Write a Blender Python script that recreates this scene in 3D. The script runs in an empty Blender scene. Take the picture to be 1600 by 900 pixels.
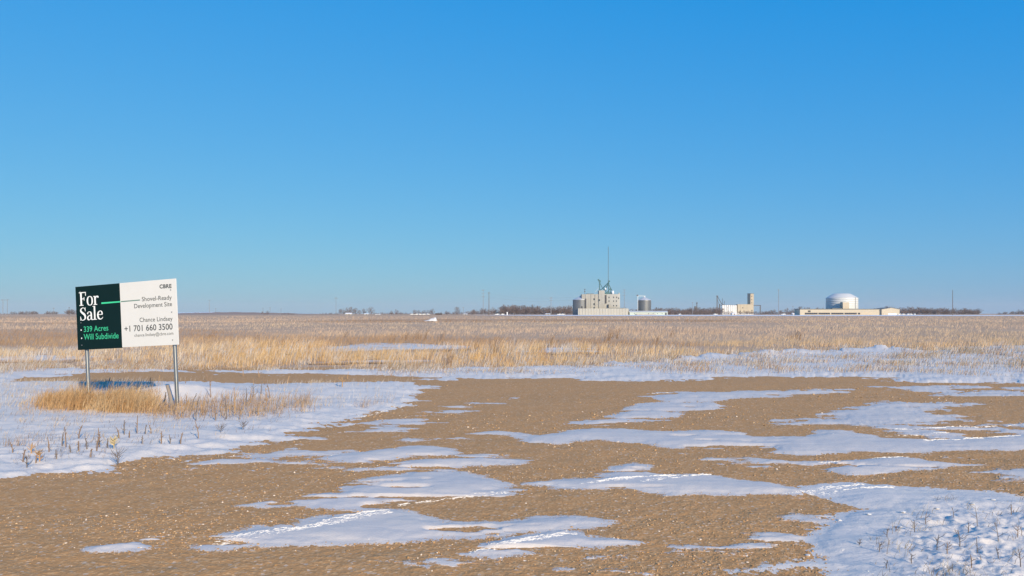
import bpy, math, random
import numpy as np
from mathutils import Vector, Matrix

# ------------------------------------------------------------------ camera, sky, sun, exposure
scene = bpy.context.scene
col = scene.collection
F = 1250.0                 # focal length in photo pixels (photo is 1600 wide)
CAM_H = 1.75
HOR = 490.0                # row of the level horizon
cam_d = bpy.data.cameras.new('camera')
cam = bpy.data.objects.new('camera', cam_d)
col.objects.link(cam)
cam.location = (0, 0, CAM_H)
cam.rotation_euler = (math.radians(90), 0, 0)
cam_d.sensor_width = 36.0
cam_d.lens = 36.0 * F / 1600.0
cam_d.shift_y = (HOR - 450.0) / 1600.0
cam_d.clip_start = 0.1
cam_d.clip_end = 30000
scene.camera = cam

SUN_AZ = math.radians(28)      # to the right of straight behind the camera
SUN_EL = math.radians(21.5)
sun_dir = Vector((math.sin(SUN_AZ) * math.cos(SUN_EL), -math.cos(SUN_AZ) * math.cos(SUN_EL), math.sin(SUN_EL)))
world = bpy.data.worlds.new('World')
scene.world = world
world.use_nodes = True
wn = world.node_tree
for n in list(wn.nodes):
    wn.nodes.remove(n)
w_out = wn.nodes.new('ShaderNodeOutputWorld')
w_bg = wn.nodes.new('ShaderNodeBackground')
w_sky = wn.nodes.new('ShaderNodeTexSky')
w_sky.sky_type = 'NISHITA'
w_sky.sun_disc = False
w_sky.sun_elevation = SUN_EL
w_sky.sun_rotation = math.pi - SUN_AZ
w_sky.altitude = 0
w_sky.air_density = 1.0
w_sky.dust_density = 0.2
w_sky.ozone_density = 6.0
# the camera's rendering of sky colour: one colour curve for the whole sky, per channel
w_sep = wn.nodes.new('ShaderNodeSeparateColor')
w_com = wn.nodes.new('ShaderNodeCombineColor')
wn.links.new(w_sky.outputs[0], w_sep.inputs[0])


def wmath(op, a, b):
    n = wn.nodes.new('ShaderNodeMath'); n.operation = op
    for i, v in enumerate((a, b)):
        if hasattr(v, 'links'): wn.links.new(v, n.inputs[i])
        else: n.inputs[i].default_value = v
    return n.outputs[0]


w_r = wmath('MAXIMUM', wmath('SUBTRACT', wmath('MULTIPLY', wmath('POWER', w_sep.outputs[0], 0.5), 1.90), 1.57), 0.0)
w_g = wmath('SUBTRACT', wmath('MULTIPLY', wmath('POWER', w_sep.outputs[1], 0.58), 2.10), wmath('MULTIPLY', w_r, 0.43))
w_b = wmath('SUBTRACT', wmath('MULTIPLY', wmath('POWER', w_sep.outputs[2], 0.22), 5.615), wmath('MULTIPLY', w_r, 0.65))
for i, v in enumerate((w_r, w_g, w_b)):
    wn.links.new(wmath('MAXIMUM', v, 0.0), w_com.inputs[i])
wn.links.new(w_com.outputs[0], w_bg.inputs['Color'])
w_bg.inputs['Strength'].default_value = 0.086
wn.links.new(w_bg.outputs[0], w_out.inputs['Surface'])

sun_l = bpy.data.lights.new('sun', 'SUN')
sun_l.energy = 4.9
sun_l.angle = math.radians(0.5)
sun_l.color = (1.0, 0.85, 0.65)
sun_o = bpy.data.objects.new('sun', sun_l)
col.objects.link(sun_o)
sun_o.rotation_euler = (-sun_dir).to_track_quat('-Z', 'Y').to_euler()
sun_o.location = (20, -40, 30)   # a sun lamp's place does not matter, only its direction

scene.view_settings.view_transform = 'Standard'
scene.view_settings.look = 'None'
scene.view_settings.gamma = 1.0
scene.view_settings.use_curve_mapping = False
scene.view_settings.exposure = 0.22

# ------------------------------------------------------------------ helpers
rng = np.random.default_rng(11)
random.seed(5)


def gx(px, D):
    return (px - 800.0) * D / F


def gy(py, z=0.0):
    return F * (CAM_H - z) / (py - HOR)


def gnd(px, py, z=0.0):
    D = gy(py, z)
    return (gx(px, D), D, z)


def zat(py, D):
    return CAM_H - (py - HOR) * D / F


def tag(o, label=None, cat=None, group=None, kind=None):
    if label: o['label'] = label
    if cat: o['category'] = cat
    if group: o['group'] = group
    if kind: o['kind'] = kind
    return o


def link(o, parent=None):
    col.objects.link(o)
    if parent is not None:
        o.parent = parent
    return o


def empty(name, loc=(0, 0, 0), rz=0.0, label=None, cat=None, group=None):
    o = bpy.data.objects.new(name, None)
    o.location = loc
    o.rotation_euler = (0, 0, rz)
    o.empty_display_size = 0.3
    link(o)
    return tag(o, label, cat, group)


def np_mesh(name, V, quads=None, tris=None, smooth=False):
    me = bpy.data.meshes.new(name)
    V = np.asarray(V, np.float32)
    me.vertices.add(len(V))
    me.vertices.foreach_set('co', V.ravel())
    idx, starts, off = [], [], 0
    if quads is not None and len(quads):
        q = np.asarray(quads, np.int32)
        idx.append(q.ravel()); starts.append(np.arange(len(q)) * 4); off = len(q) * 4
    if tris is not None and len(tris):
        t = np.asarray(tris, np.int32)
        idx.append(t.ravel()); starts.append(off + np.arange(len(t)) * 3)
    idx = np.concatenate(idx).astype(np.int32)
    starts = np.concatenate(starts).astype(np.int32)
    me.loops.add(len(idx))
    me.loops.foreach_set('vertex_index', idx)
    me.polygons.add(len(starts))
    me.polygons.foreach_set('loop_start', starts)
    me.update(calc_edges=True)
    me.polygons.foreach_set('use_smooth', np.full(len(starts), smooth, dtype=bool))
    me.validate()
    return me


def pt_attr(me, name, vals, kind='FLOAT'):
    a = me.attributes.new(name, kind, 'POINT')
    if kind == 'FLOAT':
        a.data.foreach_set('value', np.asarray(vals, np.float32).ravel())
    else:
        v = np.asarray(vals, np.float32)
        if v.shape[1] == 3:
            v = np.concatenate([v, np.ones((len(v), 1), np.float32)], 1)
        a.data.foreach_set('color', v.ravel())


def _hash(ix, iy, seed):
    h = (ix.astype(np.int64) * 374761393 + iy.astype(np.int64) * 668265263 + seed * 974634777) & 0x7fffffff
    h = ((h ^ (h >> 13)) * 1274126177) & 0x7fffffff
    return ((h ^ (h >> 16)) & 0xffffff) / float(0xffffff)


def vnoise(x, y, seed=0):
    ix = np.floor(x); iy = np.floor(y)
    fx = x - ix; fy = y - iy
    fx = fx * fx * fx * (fx * (fx * 6 - 15) + 10); fy = fy * fy * fy * (fy * (fy * 6 - 15) + 10)
    a = _hash(ix, iy, seed); b = _hash(ix + 1, iy, seed)
    c = _hash(ix, iy + 1, seed); d = _hash(ix + 1, iy + 1, seed)
    return (a * (1 - fx) + b * fx) * (1 - fy) + (c * (1 - fx) + d * fx) * fy - 0.5


def fbm(x, y, seed=0, oct=4, gain=0.5):
    s = np.zeros_like(x); a = 1.0
    for k in range(oct):
        s += a * vnoise(x, y, seed + k * 17)
        x = x * 2.03 + 5.1; y = y * 2.03 + 1.7; a *= gain
    return s


class MB:
    """collects simple solids, builds them as one mesh object"""
    def __init__(s):
        s.v = []; s.f = []

    def add(s, vs, fs):
        o = len(s.v)
        s.v += [tuple(v) for v in vs]
        s.f += [tuple(i + o for i in f) for f in fs]
        return s

    def box(s, x0, x1, y0, y1, z0, z1):
        return s.add([(x0, y0, z0), (x1, y0, z0), (x1, y1, z0), (x0, y1, z0), (x0, y0, z1), (x1, y0, z1), (x1, y1, z1), (x0, y1, z1)],
                     [(3, 2, 1, 0), (4, 5, 6, 7), (0, 1, 5, 4), (1, 2, 6, 5), (2, 3, 7, 6), (3, 0, 4, 7)])

    def prism(s, plan, z0, z1):
        n = len(plan)
        vs = [(x, y, z0) for x, y in plan] + [(x, y, z1) for x, y in plan]
        fs = [tuple(range(n - 1, -1, -1)), tuple(range(n, 2 * n))]
        fs += [(i, (i + 1) % n, n + (i + 1) % n, n + i) for i in range(n)]
        return s.add(vs, fs)

    def profile_x(s, prof, x0, x1):
        """(y,z) outline pushed along x"""
        n = len(prof)
        vs = [(x0, y, z) for y, z in prof] + [(x1, y, z) for y, z in prof]
        fs = [tuple(range(n)), tuple(range(2 * n - 1, n - 1, -1))]
        fs += [(i, n + i, n + (i + 1) % n, (i + 1) % n) for i in range(n)]
        return s.add(vs, fs)

    def profile_y(s, prof, y0, y1):
        n = len(prof)
        vs = [(x, y0, z) for x, z in prof] + [(x, y1, z) for x, z in prof]
        fs = [tuple(range(n)), tuple(range(2 * n - 1, n - 1, -1))]
        fs += [(i, n + i, n + (i + 1) % n, (i + 1) % n) for i in range(n)]
        return s.add(vs, fs)

    def tube(s, pts, rad, n=6, cap=True):
        pts = [Vector(p) for p in pts]
        rad = rad if isinstance(rad, (list, tuple)) else [rad] * len(pts)
        rings = []
        for i, p in enumerate(pts):
            d = (pts[min(i + 1, len(pts) - 1)] - pts[max(i - 1, 0)])
            if d.length < 1e-9: d = Vector((0, 0, 1))
            d.normalize()
            u = d.orthogonal().normalized() if abs(d.z) > 0.9 else d.cross(Vector((0, 0, 1))).normalized()
            w = d.cross(u)
            rings.append([p + (u * math.cos(2 * math.pi * k / n) + w * math.sin(2 * math.pi * k / n)) * rad[i] for k in range(n)])
        vs = [v for r in rings for v in r]
        fs = []
        for i in range(len(pts) - 1):
            for k in range(n):
                fs.append((i * n + k, i * n + (k + 1) % n, (i + 1) * n + (k + 1) % n, (i + 1) * n + k))
        if cap:
            fs.append(tuple(range(n - 1, -1, -1)))
            fs.append(tuple(range((len(pts) - 1) * n, len(pts) * n)))
        return s.add(vs, fs)

    def lathe(s, prof, n=32, cx=0.0, cy=0.0, cap=True):
        vs, fs = [], []
        for r, z in prof:
            for k in range(n):
                a = 2 * math.pi * k / n
                vs.append((cx + r * math.cos(a), cy + r * math.sin(a), z))
        for i in range(len(prof) - 1):
            for k in range(n):
                fs.append((i * n + k, i * n + (k + 1) % n, (i + 1) * n + (k + 1) % n, (i + 1) * n + k))
        if cap:
            fs.append(tuple(range(n - 1, -1, -1)))
            fs.append(tuple(range((len(prof) - 1) * n, len(prof) * n)))
        return s.add(vs, fs)

    def build(s, name, mat, parent=None, smooth=False):
        me = bpy.data.meshes.new(name)
        me.from_pydata(s.v, [], s.f)
        me.update()
        if smooth:
            me.polygons.foreach_set('use_smooth', [True] * len(me.polygons))
        me.materials.append(mat)
        return link(bpy.data.objects.new(name, me), parent)


def copy_tree(o, parent=None):
    c = o.copy()
    link(c, parent)
    for ch in o.children:
        copy_tree(ch, c)
    return c


# ------------------------------------------------------------------ materials
def new_mat(name):
    m = bpy.data.materials.new(name)
    m.use_nodes = True
    nt = m.node_tree
    b = nt.nodes['Principled BSDF']
    return m, nt, b


def N(nt, t, **kw):
    n = nt.nodes.new(t)
    for k, v in kw.items():
        if k in n.inputs:
            n.inputs[k].default_value = v
        else:
            setattr(n, k, v)
    return n


def ramp(nt, fac, stops, interp='LINEAR'):
    r = nt.nodes.new('ShaderNodeValToRGB')
    r.color_ramp.interpolation = interp
    el = r.color_ramp.elements
    while len(el) > 1:
        el.remove(el[-1])
    for i, (p, c) in enumerate(stops):
        e = el[0] if i == 0 else el.new(p)
        e.position = p
        c = c if isinstance(c, (tuple, list)) else (c, c, c)
        e.color = (*c[:3], 1)
    nt.links.new(fac, r.inputs[0])
    return r.outputs[0]


def mix(nt, fac, a, b, mode='MIX'):
    m = nt.nodes.new('ShaderNodeMix')
    m.data_type = 'RGBA'
    m.blend_type = mode
    for sock, v in ((m.inputs[0], fac), (m.inputs[6], a), (m.inputs[7], b)):
        if hasattr(v, 'links'):
            nt.links.new(v, sock)
        elif isinstance(v, (int, float)):
            sock.default_value = v
        else:
            sock.default_value = (*v[:3], 1)
    return m.outputs[2]


def noise(nt, scale, detail=4, rough=0.6, vec=None, stretch=None):
    n = N(nt, 'ShaderNodeTexNoise')
    n.inputs['Scale'].default_value = scale
    n.inputs['Detail'].default_value = detail
    n.inputs['Roughness'].default_value = rough
    if vec is not None:
        if stretch:
            mp = nt.nodes.new('ShaderNodeMapping')
            mp.inputs['Scale'].default_value = stretch
            nt.links.new(vec, mp.inputs[0]); vec = mp.outputs[0]
        nt.links.new(vec, n.inputs['Vector'])
    return n.outputs[0]


def objco(nt):
    return nt.nodes.new('ShaderNodeTexCoord').outputs['Object']


def bump(nt, b, h, strength, dist):
    n = nt.nodes.new('ShaderNodeBump')
    n.inputs['Strength'].default_value = strength
    n.inputs['Distance'].default_value = dist
    nt.links.new(h, n.inputs['Height'])
    nt.links.new(n.outputs[0], b.inputs['Normal'])


def worn(name, c, c2=None, rough=0.7, metal=0.0, scale=0.6, stretch=None, amt=0.5, bmp=0.0):
    """plain painted / concrete / metal surface with uneven colour"""
    m, nt, b = new_mat(name)
    c2 = c2 or tuple(v * 0.72 for v in c)
    vec = objco(nt)
    n1 = noise(nt, scale, 6, 0.65, vec, stretch)
    f = ramp(nt, n1, [(0.35, 0.0), (0.7, 1.0)])
    mx = mix(nt, f, c, tuple(c[i] * (1 - amt) + c2[i] * amt for i in range(3)))
    nt.links.new(mx, b.inputs['Base Color'])
    b.inputs['Roughness'].default_value = rough
    b.inputs['Metallic'].default_value = metal
    if bmp:
        bump(nt, b, noise(nt, scale * 12, 3, 0.6, vec), 0.4, bmp)
    return m


GRAVEL_A = (0.565, 0.31, 0.132)
GRAVEL_B = (0.465, 0.255, 0.108)
GRAVEL_C = (0.60, 0.385, 0.20)


def gravel_color(nt, vec):
    big = noise(nt, 0.55, 4, 0.6, vec, (0.35, 1.0, 1))
    fine = noise(nt, 34, 5, 0.75, vec)
    vor = N(nt, 'ShaderNodeTexVoronoi')
    vor.inputs['Scale'].default_value = 42
    nt.links.new(vec, vor.inputs['Vector'])
    c = mix(nt, ramp(nt, big, [(0.3, 0.0), (0.7, 1.0)]), GRAVEL_A, (0.49, 0.268, 0.113))
    c = mix(nt, ramp(nt, fine, [(0.42, 0.0), (0.62, 1.0)]), GRAVEL_B, c)
    cellv = N(nt, 'ShaderNodeSeparateColor')
    nt.links.new(vor.outputs['Color'], cellv.inputs[0])
    c = mix(nt, ramp(nt, cellv.outputs[0], [(0.74, 0.0), (0.80, 0.55)]), c, GRAVEL_C)
    c = mix(nt, ramp(nt, cellv.outputs[1], [(0.955, 0.0), (0.97, 0.8)]), c, (0.66, 0.50, 0.36))
    return c, fine, vor.outputs['Distance']


def make_gravel():
    m, nt, b = new_mat('gravel')
    vec = objco(nt)
    c, fine, vd = gravel_color(nt, vec)
    nt.links.new(c, b.inputs['Base Color'])
    b.inputs['Roughness'].default_value = 0.95
    b.inputs['Specular IOR Level'].default_value = 0.15
    h = mix(nt, 0.5, fine, vd)
    bump(nt, b, h, 0.6, 0.012)
    return m


def make_field():
    """bare ground: gravel near the camera, straw-brown field beyond the road"""
    m, nt, b = new_mat('field_ground')
    vec = objco(nt)
    g, fine, vd = gravel_color(nt, vec)
    n1 = noise(nt, 0.05, 5, 0.6, vec, (0.35, 1, 1))
    n2 = noise(nt, 0.6, 5, 0.7, vec)
    c = mix(nt, ramp(nt, n1, [(0.35, 0.0), (0.65, 1.0)]), (0.54, 0.375, 0.25), (0.60, 0.43, 0.29))
    c = mix(nt, ramp(nt, n2, [(0.35, 0.35), (0.65, 0.0)]), c, (0.40, 0.25, 0.16))
    sep = nt.nodes.new('ShaderNodeSeparateXYZ')
    nt.links.new(vec, sep.inputs[0])
    mr = nt.nodes.new('ShaderNodeMapRange')
    mr.inputs[1].default_value = 24.0; mr.inputs[2].default_value = 26.0
    nt.links.new(sep.outputs[1], mr.inputs[0])
    c = mix(nt, mr.outputs[0], g, c)
    nt.links.new(c, b.inputs['Base Color'])
    b.inputs['Roughness'].default_value = 1.0
    b.inputs['Specular IOR Level'].default_value = 0.05
    bump(nt, b, n2, 0.6, 0.08)
    return m


def make_snow(name, base=(0.76, 0.68, 0.59), gl=0.25, rough_amt=0.45):
    m, nt, b = new_mat(name)
    vec = objco(nt)
    g, fine, vd = gravel_color(nt, vec)
    at = N(nt, 'ShaderNodeAttribute')
    at.attribute_name = 'cover'
    n1 = noise(nt, 9, 5, 0.7, vec, (0.5, 1.4, 1))
    n2 = noise(nt, 55, 4, 0.7, vec)
    n3 = noise(nt, 1.6, 4, 0.6, vec, (0.5, 1.6, 1))
    s = mix(nt, ramp(nt, n3, [(0.35, 0.0), (0.7, 1.0)]), base, tuple(v * k for v, k in zip(base, (0.86, 0.90, 0.97))))
    # how far the snow hides the ground: thin snow lets grit show
    a = nt.nodes.new('ShaderNodeMath'); a.operation = 'MULTIPLY_ADD'
    nt.links.new(n2, a.inputs[0]); a.inputs[1].default_value = 0.95
    nt.links.new(at.outputs['Fac'], a.inputs[2])
    a2 = nt.nodes.new('ShaderNodeMath'); a2.operation = 'MULTIPLY_ADD'
    nt.links.new(n1, a2.inputs[0]); a2.inputs[1].default_value = 0.5
    nt.links.new(a.outputs[0], a2.inputs[2])
    f = ramp(nt, a2.outputs[0], [(0.98, 0.0), (1.62, 1.0)])
    c = mix(nt, f, g, s)
    nt.links.new(c, b.inputs['Base Color'])
    b.inputs['Roughness'].default_value = 0.55
    b.inputs['Specular IOR Level'].default_value = gl
    n4 = noise(nt, 5, 4, 0.65, vec, (0.45, 1.5, 1))
    hh = mix(nt, 0.35, mix(nt, 0.5, n1, n4), n2)
    bump(nt, b, hh, rough_amt, 0.03)
    return m


def make_grass():
    m, nt, b = new_mat('dry_grass')
    at = N(nt, 'ShaderNodeAttribute'); at.attribute_name = 'col'
    b.inputs['Roughness'].default_value = 0.85
    b.inputs['Specular IOR Level'].default_value = 0.15
    nt.links.new(at.outputs['Color'], b.inputs['Base Color'])
    tr = nt.nodes.new('ShaderNodeBsdfTranslucent')
    nt.links.new(at.outputs['Color'], tr.inputs['Color'])
    mx = nt.nodes.new('ShaderNodeMixShader'); mx.inputs[0].default_value = 0.25
    nt.links.new(b.outputs[0], mx.inputs[1]); nt.links.new(tr.outputs[0], mx.inputs[2])
    nt.links.new(mx.outputs[0], nt.nodes['Material Output'].inputs['Surface'])
    return m


def make_attr(name, rough=0.85):
    m, nt, b = new_mat(name)
    at = N(nt, 'ShaderNodeAttribute'); at.attribute_name = 'col'
    b.inputs['Roughness'].default_value = rough
    b.inputs['Specular IOR Level'].default_value = 0.06
    n = noise(nt, 60, 3, 0.6, objco(nt))
    c = mix(nt, ramp(nt, n, [(0.35, 0.0), (0.7, 0.3)]), at.outputs['Color'], (0.30, 0.19, 0.10))
    nt.links.new(c, b.inputs['Base Color'])
    return m


M = {}
M['gravel'] = make_gravel()
M['field'] = make_field()
M['snow'] = make_snow('snow')
M['ice_snow'] = make_snow('packed_snow', (0.69, 0.61, 0.53), 0.30, 0.3)
M['crumb'] = worn('snow_crumb', (0.70, 0.68, 0.65), rough=0.6, amt=0.2)
M['far_snow'] = worn('far_snow', (0.86, 0.86, 0.88), (0.55, 0.48, 0.42), rough=0.7, scale=0.03, amt=0.35)
M['grass'] = make_grass()
M['pebble'] = make_attr('pebble')
M['weed'] = worn('dead_weed', (0.20, 0.13, 0.085), (0.33, 0.23, 0.15), rough=0.9, scale=8)
M['weed_tan'] = worn('tan_weed', (0.42, 0.26, 0.13), (0.30, 0.18, 0.09), rough=0.9, scale=8)
M['weed_grey'] = worn('grey_weed', (0.15, 0.125, 0.11), (0.25, 0.2, 0.17), rough=0.9, scale=8)
M['weed_yellow'] = worn('yellow_weed', (0.55, 0.43, 0.2), (0.4, 0.3, 0.14), rough=0.9, scale=8)
M['wood'] = worn('weathered_wood', (0.30, 0.25, 0.205), (0.17, 0.14, 0.12), rough=0.9, scale=20, stretch=(1, 1, 0.12), amt=0.9, bmp=0.01)
M['galv'] = worn('galvanised_steel', (0.34, 0.35, 0.34), (0.25, 0.26, 0.26), rough=0.5, metal=0.8, scale=9)
M['sign_white'] = worn('sign_white', (0.70, 0.69, 0.655), (0.65, 0.64, 0.60), rough=0.45, scale=1.5, amt=0.5)
M['sign_dark'] = worn('sign_dark_green', (0.003, 0.017, 0.018), (0.004, 0.020, 0.021), rough=0.7, scale=1.5)
M['sign_dark'].node_tree.nodes['Principled BSDF'].inputs['Specular IOR Level'].default_value = 0.12
M['print_white'] = worn('print_white', (0.85, 0.86, 0.84), rough=0.5, amt=0.1)
M['print_green'] = worn('print_green', (0.04, 0.50, 0.25), rough=0.5, amt=0.1)
M['print_bright'] = worn('print_bright_green', (0.05, 0.62, 0.30), rough=0.5, amt=0.1)
M['print_greygreen'] = worn('print_grey_green', (0.13, 0.24, 0.20), rough=0.5, amt=0.1)
M['print_grey'] = worn('print_grey', (0.055, 0.065, 0.065), rough=0.5, amt=0.1)
M['bolt'] = worn('bolt_steel', (0.35, 0.36, 0.36), rough=0.4, metal=0.8)
M['concrete'] = worn('concrete', (0.37, 0.352, 0.305), (0.28, 0.265, 0.23), rough=0.9, scale=0.22, stretch=(1, 1, 0.18), amt=0.8)
M['concrete_pale'] = worn('pale_concrete', (0.435, 0.415, 0.36), (0.35, 0.33, 0.285), rough=0.9, scale=0.22, stretch=(1, 1, 0.18), amt=0.7)
M['tan'] = worn('tan_siding', (0.48, 0.415, 0.31), (0.42, 0.36, 0.27), rough=0.75, scale=0.1)
M['tan_dark'] = worn('tan_block', (0.50, 0.42, 0.30), (0.42, 0.35, 0.26), rough=0.8, scale=0.2)
M['dark'] = worn('dark_opening', (0.035, 0.035, 0.04), rough=0.6)
M['glass'] = worn('window_glass', (0.03, 0.04, 0.05), rough=0.15)
M['roof_dark'] = worn('dark_roof', (0.13, 0.14, 0.14), rough=0.7, scale=0.2)
M['roof_pale'] = worn('pale_metal_roof', (0.62, 0.64, 0.63), rough=0.45, metal=0.2, scale=0.2)
M['bin_steel'] = worn('bin_steel', (0.17, 0.175, 0.175), (0.12, 0.125, 0.13), rough=0.5, metal=0.45, scale=0.15, stretch=(1, 1, 4))
M['bin_roof'] = worn('bin_roof_steel', (0.60, 0.61, 0.62), rough=0.45, metal=0.3, scale=0.3)
M['tank_white'] = worn('tank_white', (0.60, 0.60, 0.57), (0.53, 0.53, 0.51), rough=0.4, scale=0.08, stretch=(1, 1, 3))
M['shed_green'] = worn('pale_green_siding', (0.46, 0.52, 0.45), (0.38, 0.44, 0.38), rough=0.7, scale=0.2)
M['teal'] = worn('teal_steel', (0.035, 0.11, 0.125), (0.05, 0.13, 0.14), rough=0.5, metal=0.2)
M['grey_steel'] = worn('grey_steel', (0.075, 0.085, 0.105), rough=0.5, metal=0.3)
M['white_paint'] = worn('white_paint', (0.80, 0.80, 0.79), rough=0.4, amt=0.3)
M['rubber'] = worn('rubber', (0.025, 0.025, 0.025), rough=0.9)
M['pole_wood'] = worn('pole_wood', (0.15, 0.115, 0.09), rough=0.9)
M['pole_grey'] = worn('pole_grey', (0.24, 0.24, 0.25), rough=0.7)
M['bark'] = worn('grey_brown_bark', (0.16, 0.12, 0.108), (0.21, 0.16, 0.14), rough=0.95, scale=0.5)
M['hill'] = worn('hill_grass', (0.30, 0.19, 0.14), (0.36, 0.25, 0.19), rough=1.0, scale=0.02, amt=0.8)
M['red_siding'] = worn('brown_siding', (0.10, 0.07, 0.06), rough=0.8)

# ------------------------------------------------------------------ ground sheet
def build_ground():
    ys = np.concatenate([np.linspace(-60, 20, 30), np.geomspace(21, 9000, 90)])
    xs = np.concatenate([-np.geomspace(9000, 5, 60), np.linspace(-4, 4, 9), np.geomspace(5, 9000, 60)])
    X, Y = np.meshgrid(xs, ys)
    Z = np.full_like(X, -0.04)
    # the field falls away a little on the far left
    fall = np.clip((Y - 250) / 500, 0, 1) * np.clip((-X / np.maximum(Y, 1) - 0.45) / 0.12, 0, 1)
    Z -= 1.1 * fall
    nx, ny = len(xs), len(ys)
    i = np.arange(ny - 1)[:, None] * nx + np.arange(nx - 1)[None, :]
    q = np.stack([i, i + 1, i + 1 + nx, i + nx], -1).reshape(-1, 4)
    me = np_mesh('ground', np.stack([X, Y, Z], -1).reshape(-1, 3), q, smooth=True)
    me.materials.append(M['field'])
    tag(link(bpy.data.objects.new('ground', me)), kind='structure')


build_ground()

# ------------------------------------------------------------------ gravel and snow, in ground metres
def poly_sdf(pts, X, Y):
    """signed distance (inside positive) from points to a polygon"""
    d2 = np.full(X.shape, 1e18)
    inside = np.zeros(X.shape, bool)
    n = len(pts)
    for i in range(n):
        x0, y0 = pts[i]; x1, y1 = pts[(i + 1) % n]
        ex, ey = x1 - x0, y1 - y0
        L = ex * ex + ey * ey + 1e-12
        t = np.clip(((X - x0) * ex + (Y - y0) * ey) / L, 0, 1)
        d2 = np.minimum(d2, (X - x0 - t * ex) ** 2 + (Y - y0 - t * ey) ** 2)
        if y0 != y1:
            c = ((y0 > Y) != (y1 > Y)) & (X < (x1 - x0) * (Y - y0) / (y1 - y0) + x0)
            inside ^= c
    d = np.sqrt(d2)
    return np.where(inside, d, -d)


STEP_X, STEP_Y = 2.1, 1.25
PX = np.arange(-420, 2021, STEP_X)
PY = np.concatenate([np.arange(533, 960, STEP_Y), np.arange(960, 1180, 4.0)])
GPX, GPY = np.meshgrid(PX, PY)
GY = F * CAM_H / (GPY - HOR)
GX = (GPX - 800) * GY / F
NXG, NYG = len(PX), len(PY)


def gravel_z(X, Y):
    z = 0.020 * fbm(X * 0.35, Y * 0.35, 3, 3)
    z += 0.010 * fbm(X * 3.2, Y * 3.2, 8, 3)
    return z


GZ0 = gravel_z(GX, GY)
GRAVEL_FINE = 0.006 * vnoise(GX * 22, GY * 22, 31) + 0.006 * vnoise(GX * 48, GY * 48, 37)


def build_gravel():
    rows = np.where(PY > 574)[0]
    r0 = rows[0]
    sel = slice(r0, NYG)
    Z = (GZ0 + GRAVEL_FINE)[sel]
    V = np.stack([GX[sel], GY[sel], Z], -1)[:, ::2].reshape(-1, 3)
    ny = NYG - r0
    nx = len(range(0, NXG, 2))
    i = np.arange(ny - 1)[:, None] * nx + np.arange(nx - 1)[None, :]
    q = np.stack([i, i + nx, i + 1 + nx, i + 1], -1).reshape(-1, 4)
    me = np_mesh('gravel_road', V, q, smooth=True)
    me.materials.append(M['gravel'])
    tag(link(bpy.data.objects.new('gravel_road', me)), kind='structure')


build_gravel()

# outlines are photo rows/columns, laid on the ground plane; thickness etc. in metres
#   key: (outline, max thickness, edge width, edge noise, material, name, label, kind)
SNOW = []


def snow(name, outline, thick, edge, wob, mat, label=None, kind=None, cat=None, group=None, bias=0.0):
    SNOW.append(dict(name=name, pts=[gnd(px, py)[:2] for px, py in outline], thick=thick, edge=edge, wob=wob,
                     mat=mat, label=label, kind=kind, cat=cat, group=group, bias=bias))


GP = 'snow patches on the gravel'
snow('snow_verge', [(-420, 578), (0, 575), (120, 576), (350, 578), (550, 576), (700, 574), (850, 572), (960, 567), (1020, 563), (1100, 557),
                    (1250, 550), (1385, 544), (1450, 552), (1520, 556), (1600, 552), (2020, 552), (2020, 603), (1660, 600), (1540, 598),
                    (1470, 596), (1400, 588), (1200, 588), (1000, 592), (800, 594), (660, 592), (540, 590), (400, 586), (300, 581),
                    (150, 583), (60, 589), (20, 596), (-60, 600), (-420, 604)],
     0.07, 1.2, 0.9, 'snow', kind='structure')
snow('snow_verge', [(-420, 600), (-80, 597), (60, 596), (120, 596), (300, 596), (420, 600), (560, 598), (640, 597), (668, 602), (655, 614),
                    (640, 630), (560, 652), (500, 664), (430, 688), (330, 712), (230, 722), (150, 735), (60, 745), (-80, 760), (-420, 800)],
     0.05, 0.7, 0.75, 'snow', kind='structure')
snow('snow_verge', [(1135, 897), (1190, 878), (1270, 866), (1245, 846), (1282, 822), (1330, 792), (1300, 776), (1250, 765), (1330, 754),
                    (1400, 762), (1500, 766), (1570, 773), (1660, 788), (2020, 815), (2020, 1180), (1500, 1180), (1320, 960), (1290, 905), (1270, 893), (1215, 892)],
     0.042, 0.45, 0.16, 'snow', kind='structure')
P = lambda outline, label, thick=0.022, edge=0.20, wob=0.16, bias=0.0: snow('snow_patch', outline, thick, edge, wob, 'ice_snow', label, None, 'snow patch', GP, bias)
P([(1018, 622), (1030, 614), (1080, 612), (1150, 612), (1230, 609), (1330, 608), (1310, 614), (1200, 619), (1120, 626), (1050, 629)],
  'thin elongated snow patch farthest out on the gravel, right of centre', edge=0.4, wob=0.35)
P([(885, 661), (920, 655), (965, 644), (1000, 632), (1050, 630), (1120, 630), (1162, 633), (1110, 640), (1060, 645), (1050, 652), (990, 660), (930, 665)],
  'pale snow patch with pointed left end just beyond the longest snow streak', edge=0.3, wob=0.3)
P([(730, 677), (780, 673), (840, 678), (870, 675), (920, 668), (960, 670), (1040, 675), (1100, 672), (1170, 677), (1200, 684), (1260, 682), (1280, 671), (1320, 671),
   (1380, 684), (1450, 690), (1530, 685), (1600, 678), (2020, 672), (2020, 706), (1600, 701), (1500, 706), (1400, 707), (1280, 711), (1240, 711), (1180, 701), (1120, 701), (1040, 698),
   (990, 690), (930, 686), (870, 693), (830, 691), (800, 681)],
  'longest snow streak, running from the middle of the gravel out of frame right', edge=0.22, wob=0.2)
P([(1190, 664), (1240, 655), (1290, 648), (1330, 640), (1330, 632), (1390, 627), (1440, 629), (1545, 630), (1465, 637), (1440, 645), (1490, 652), (1510, 659), (1400, 664), (1330, 662), (1260, 666)],
  'ragged streaky snow patch on the far right part of the gravel', edge=0.45, wob=0.6)
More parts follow.
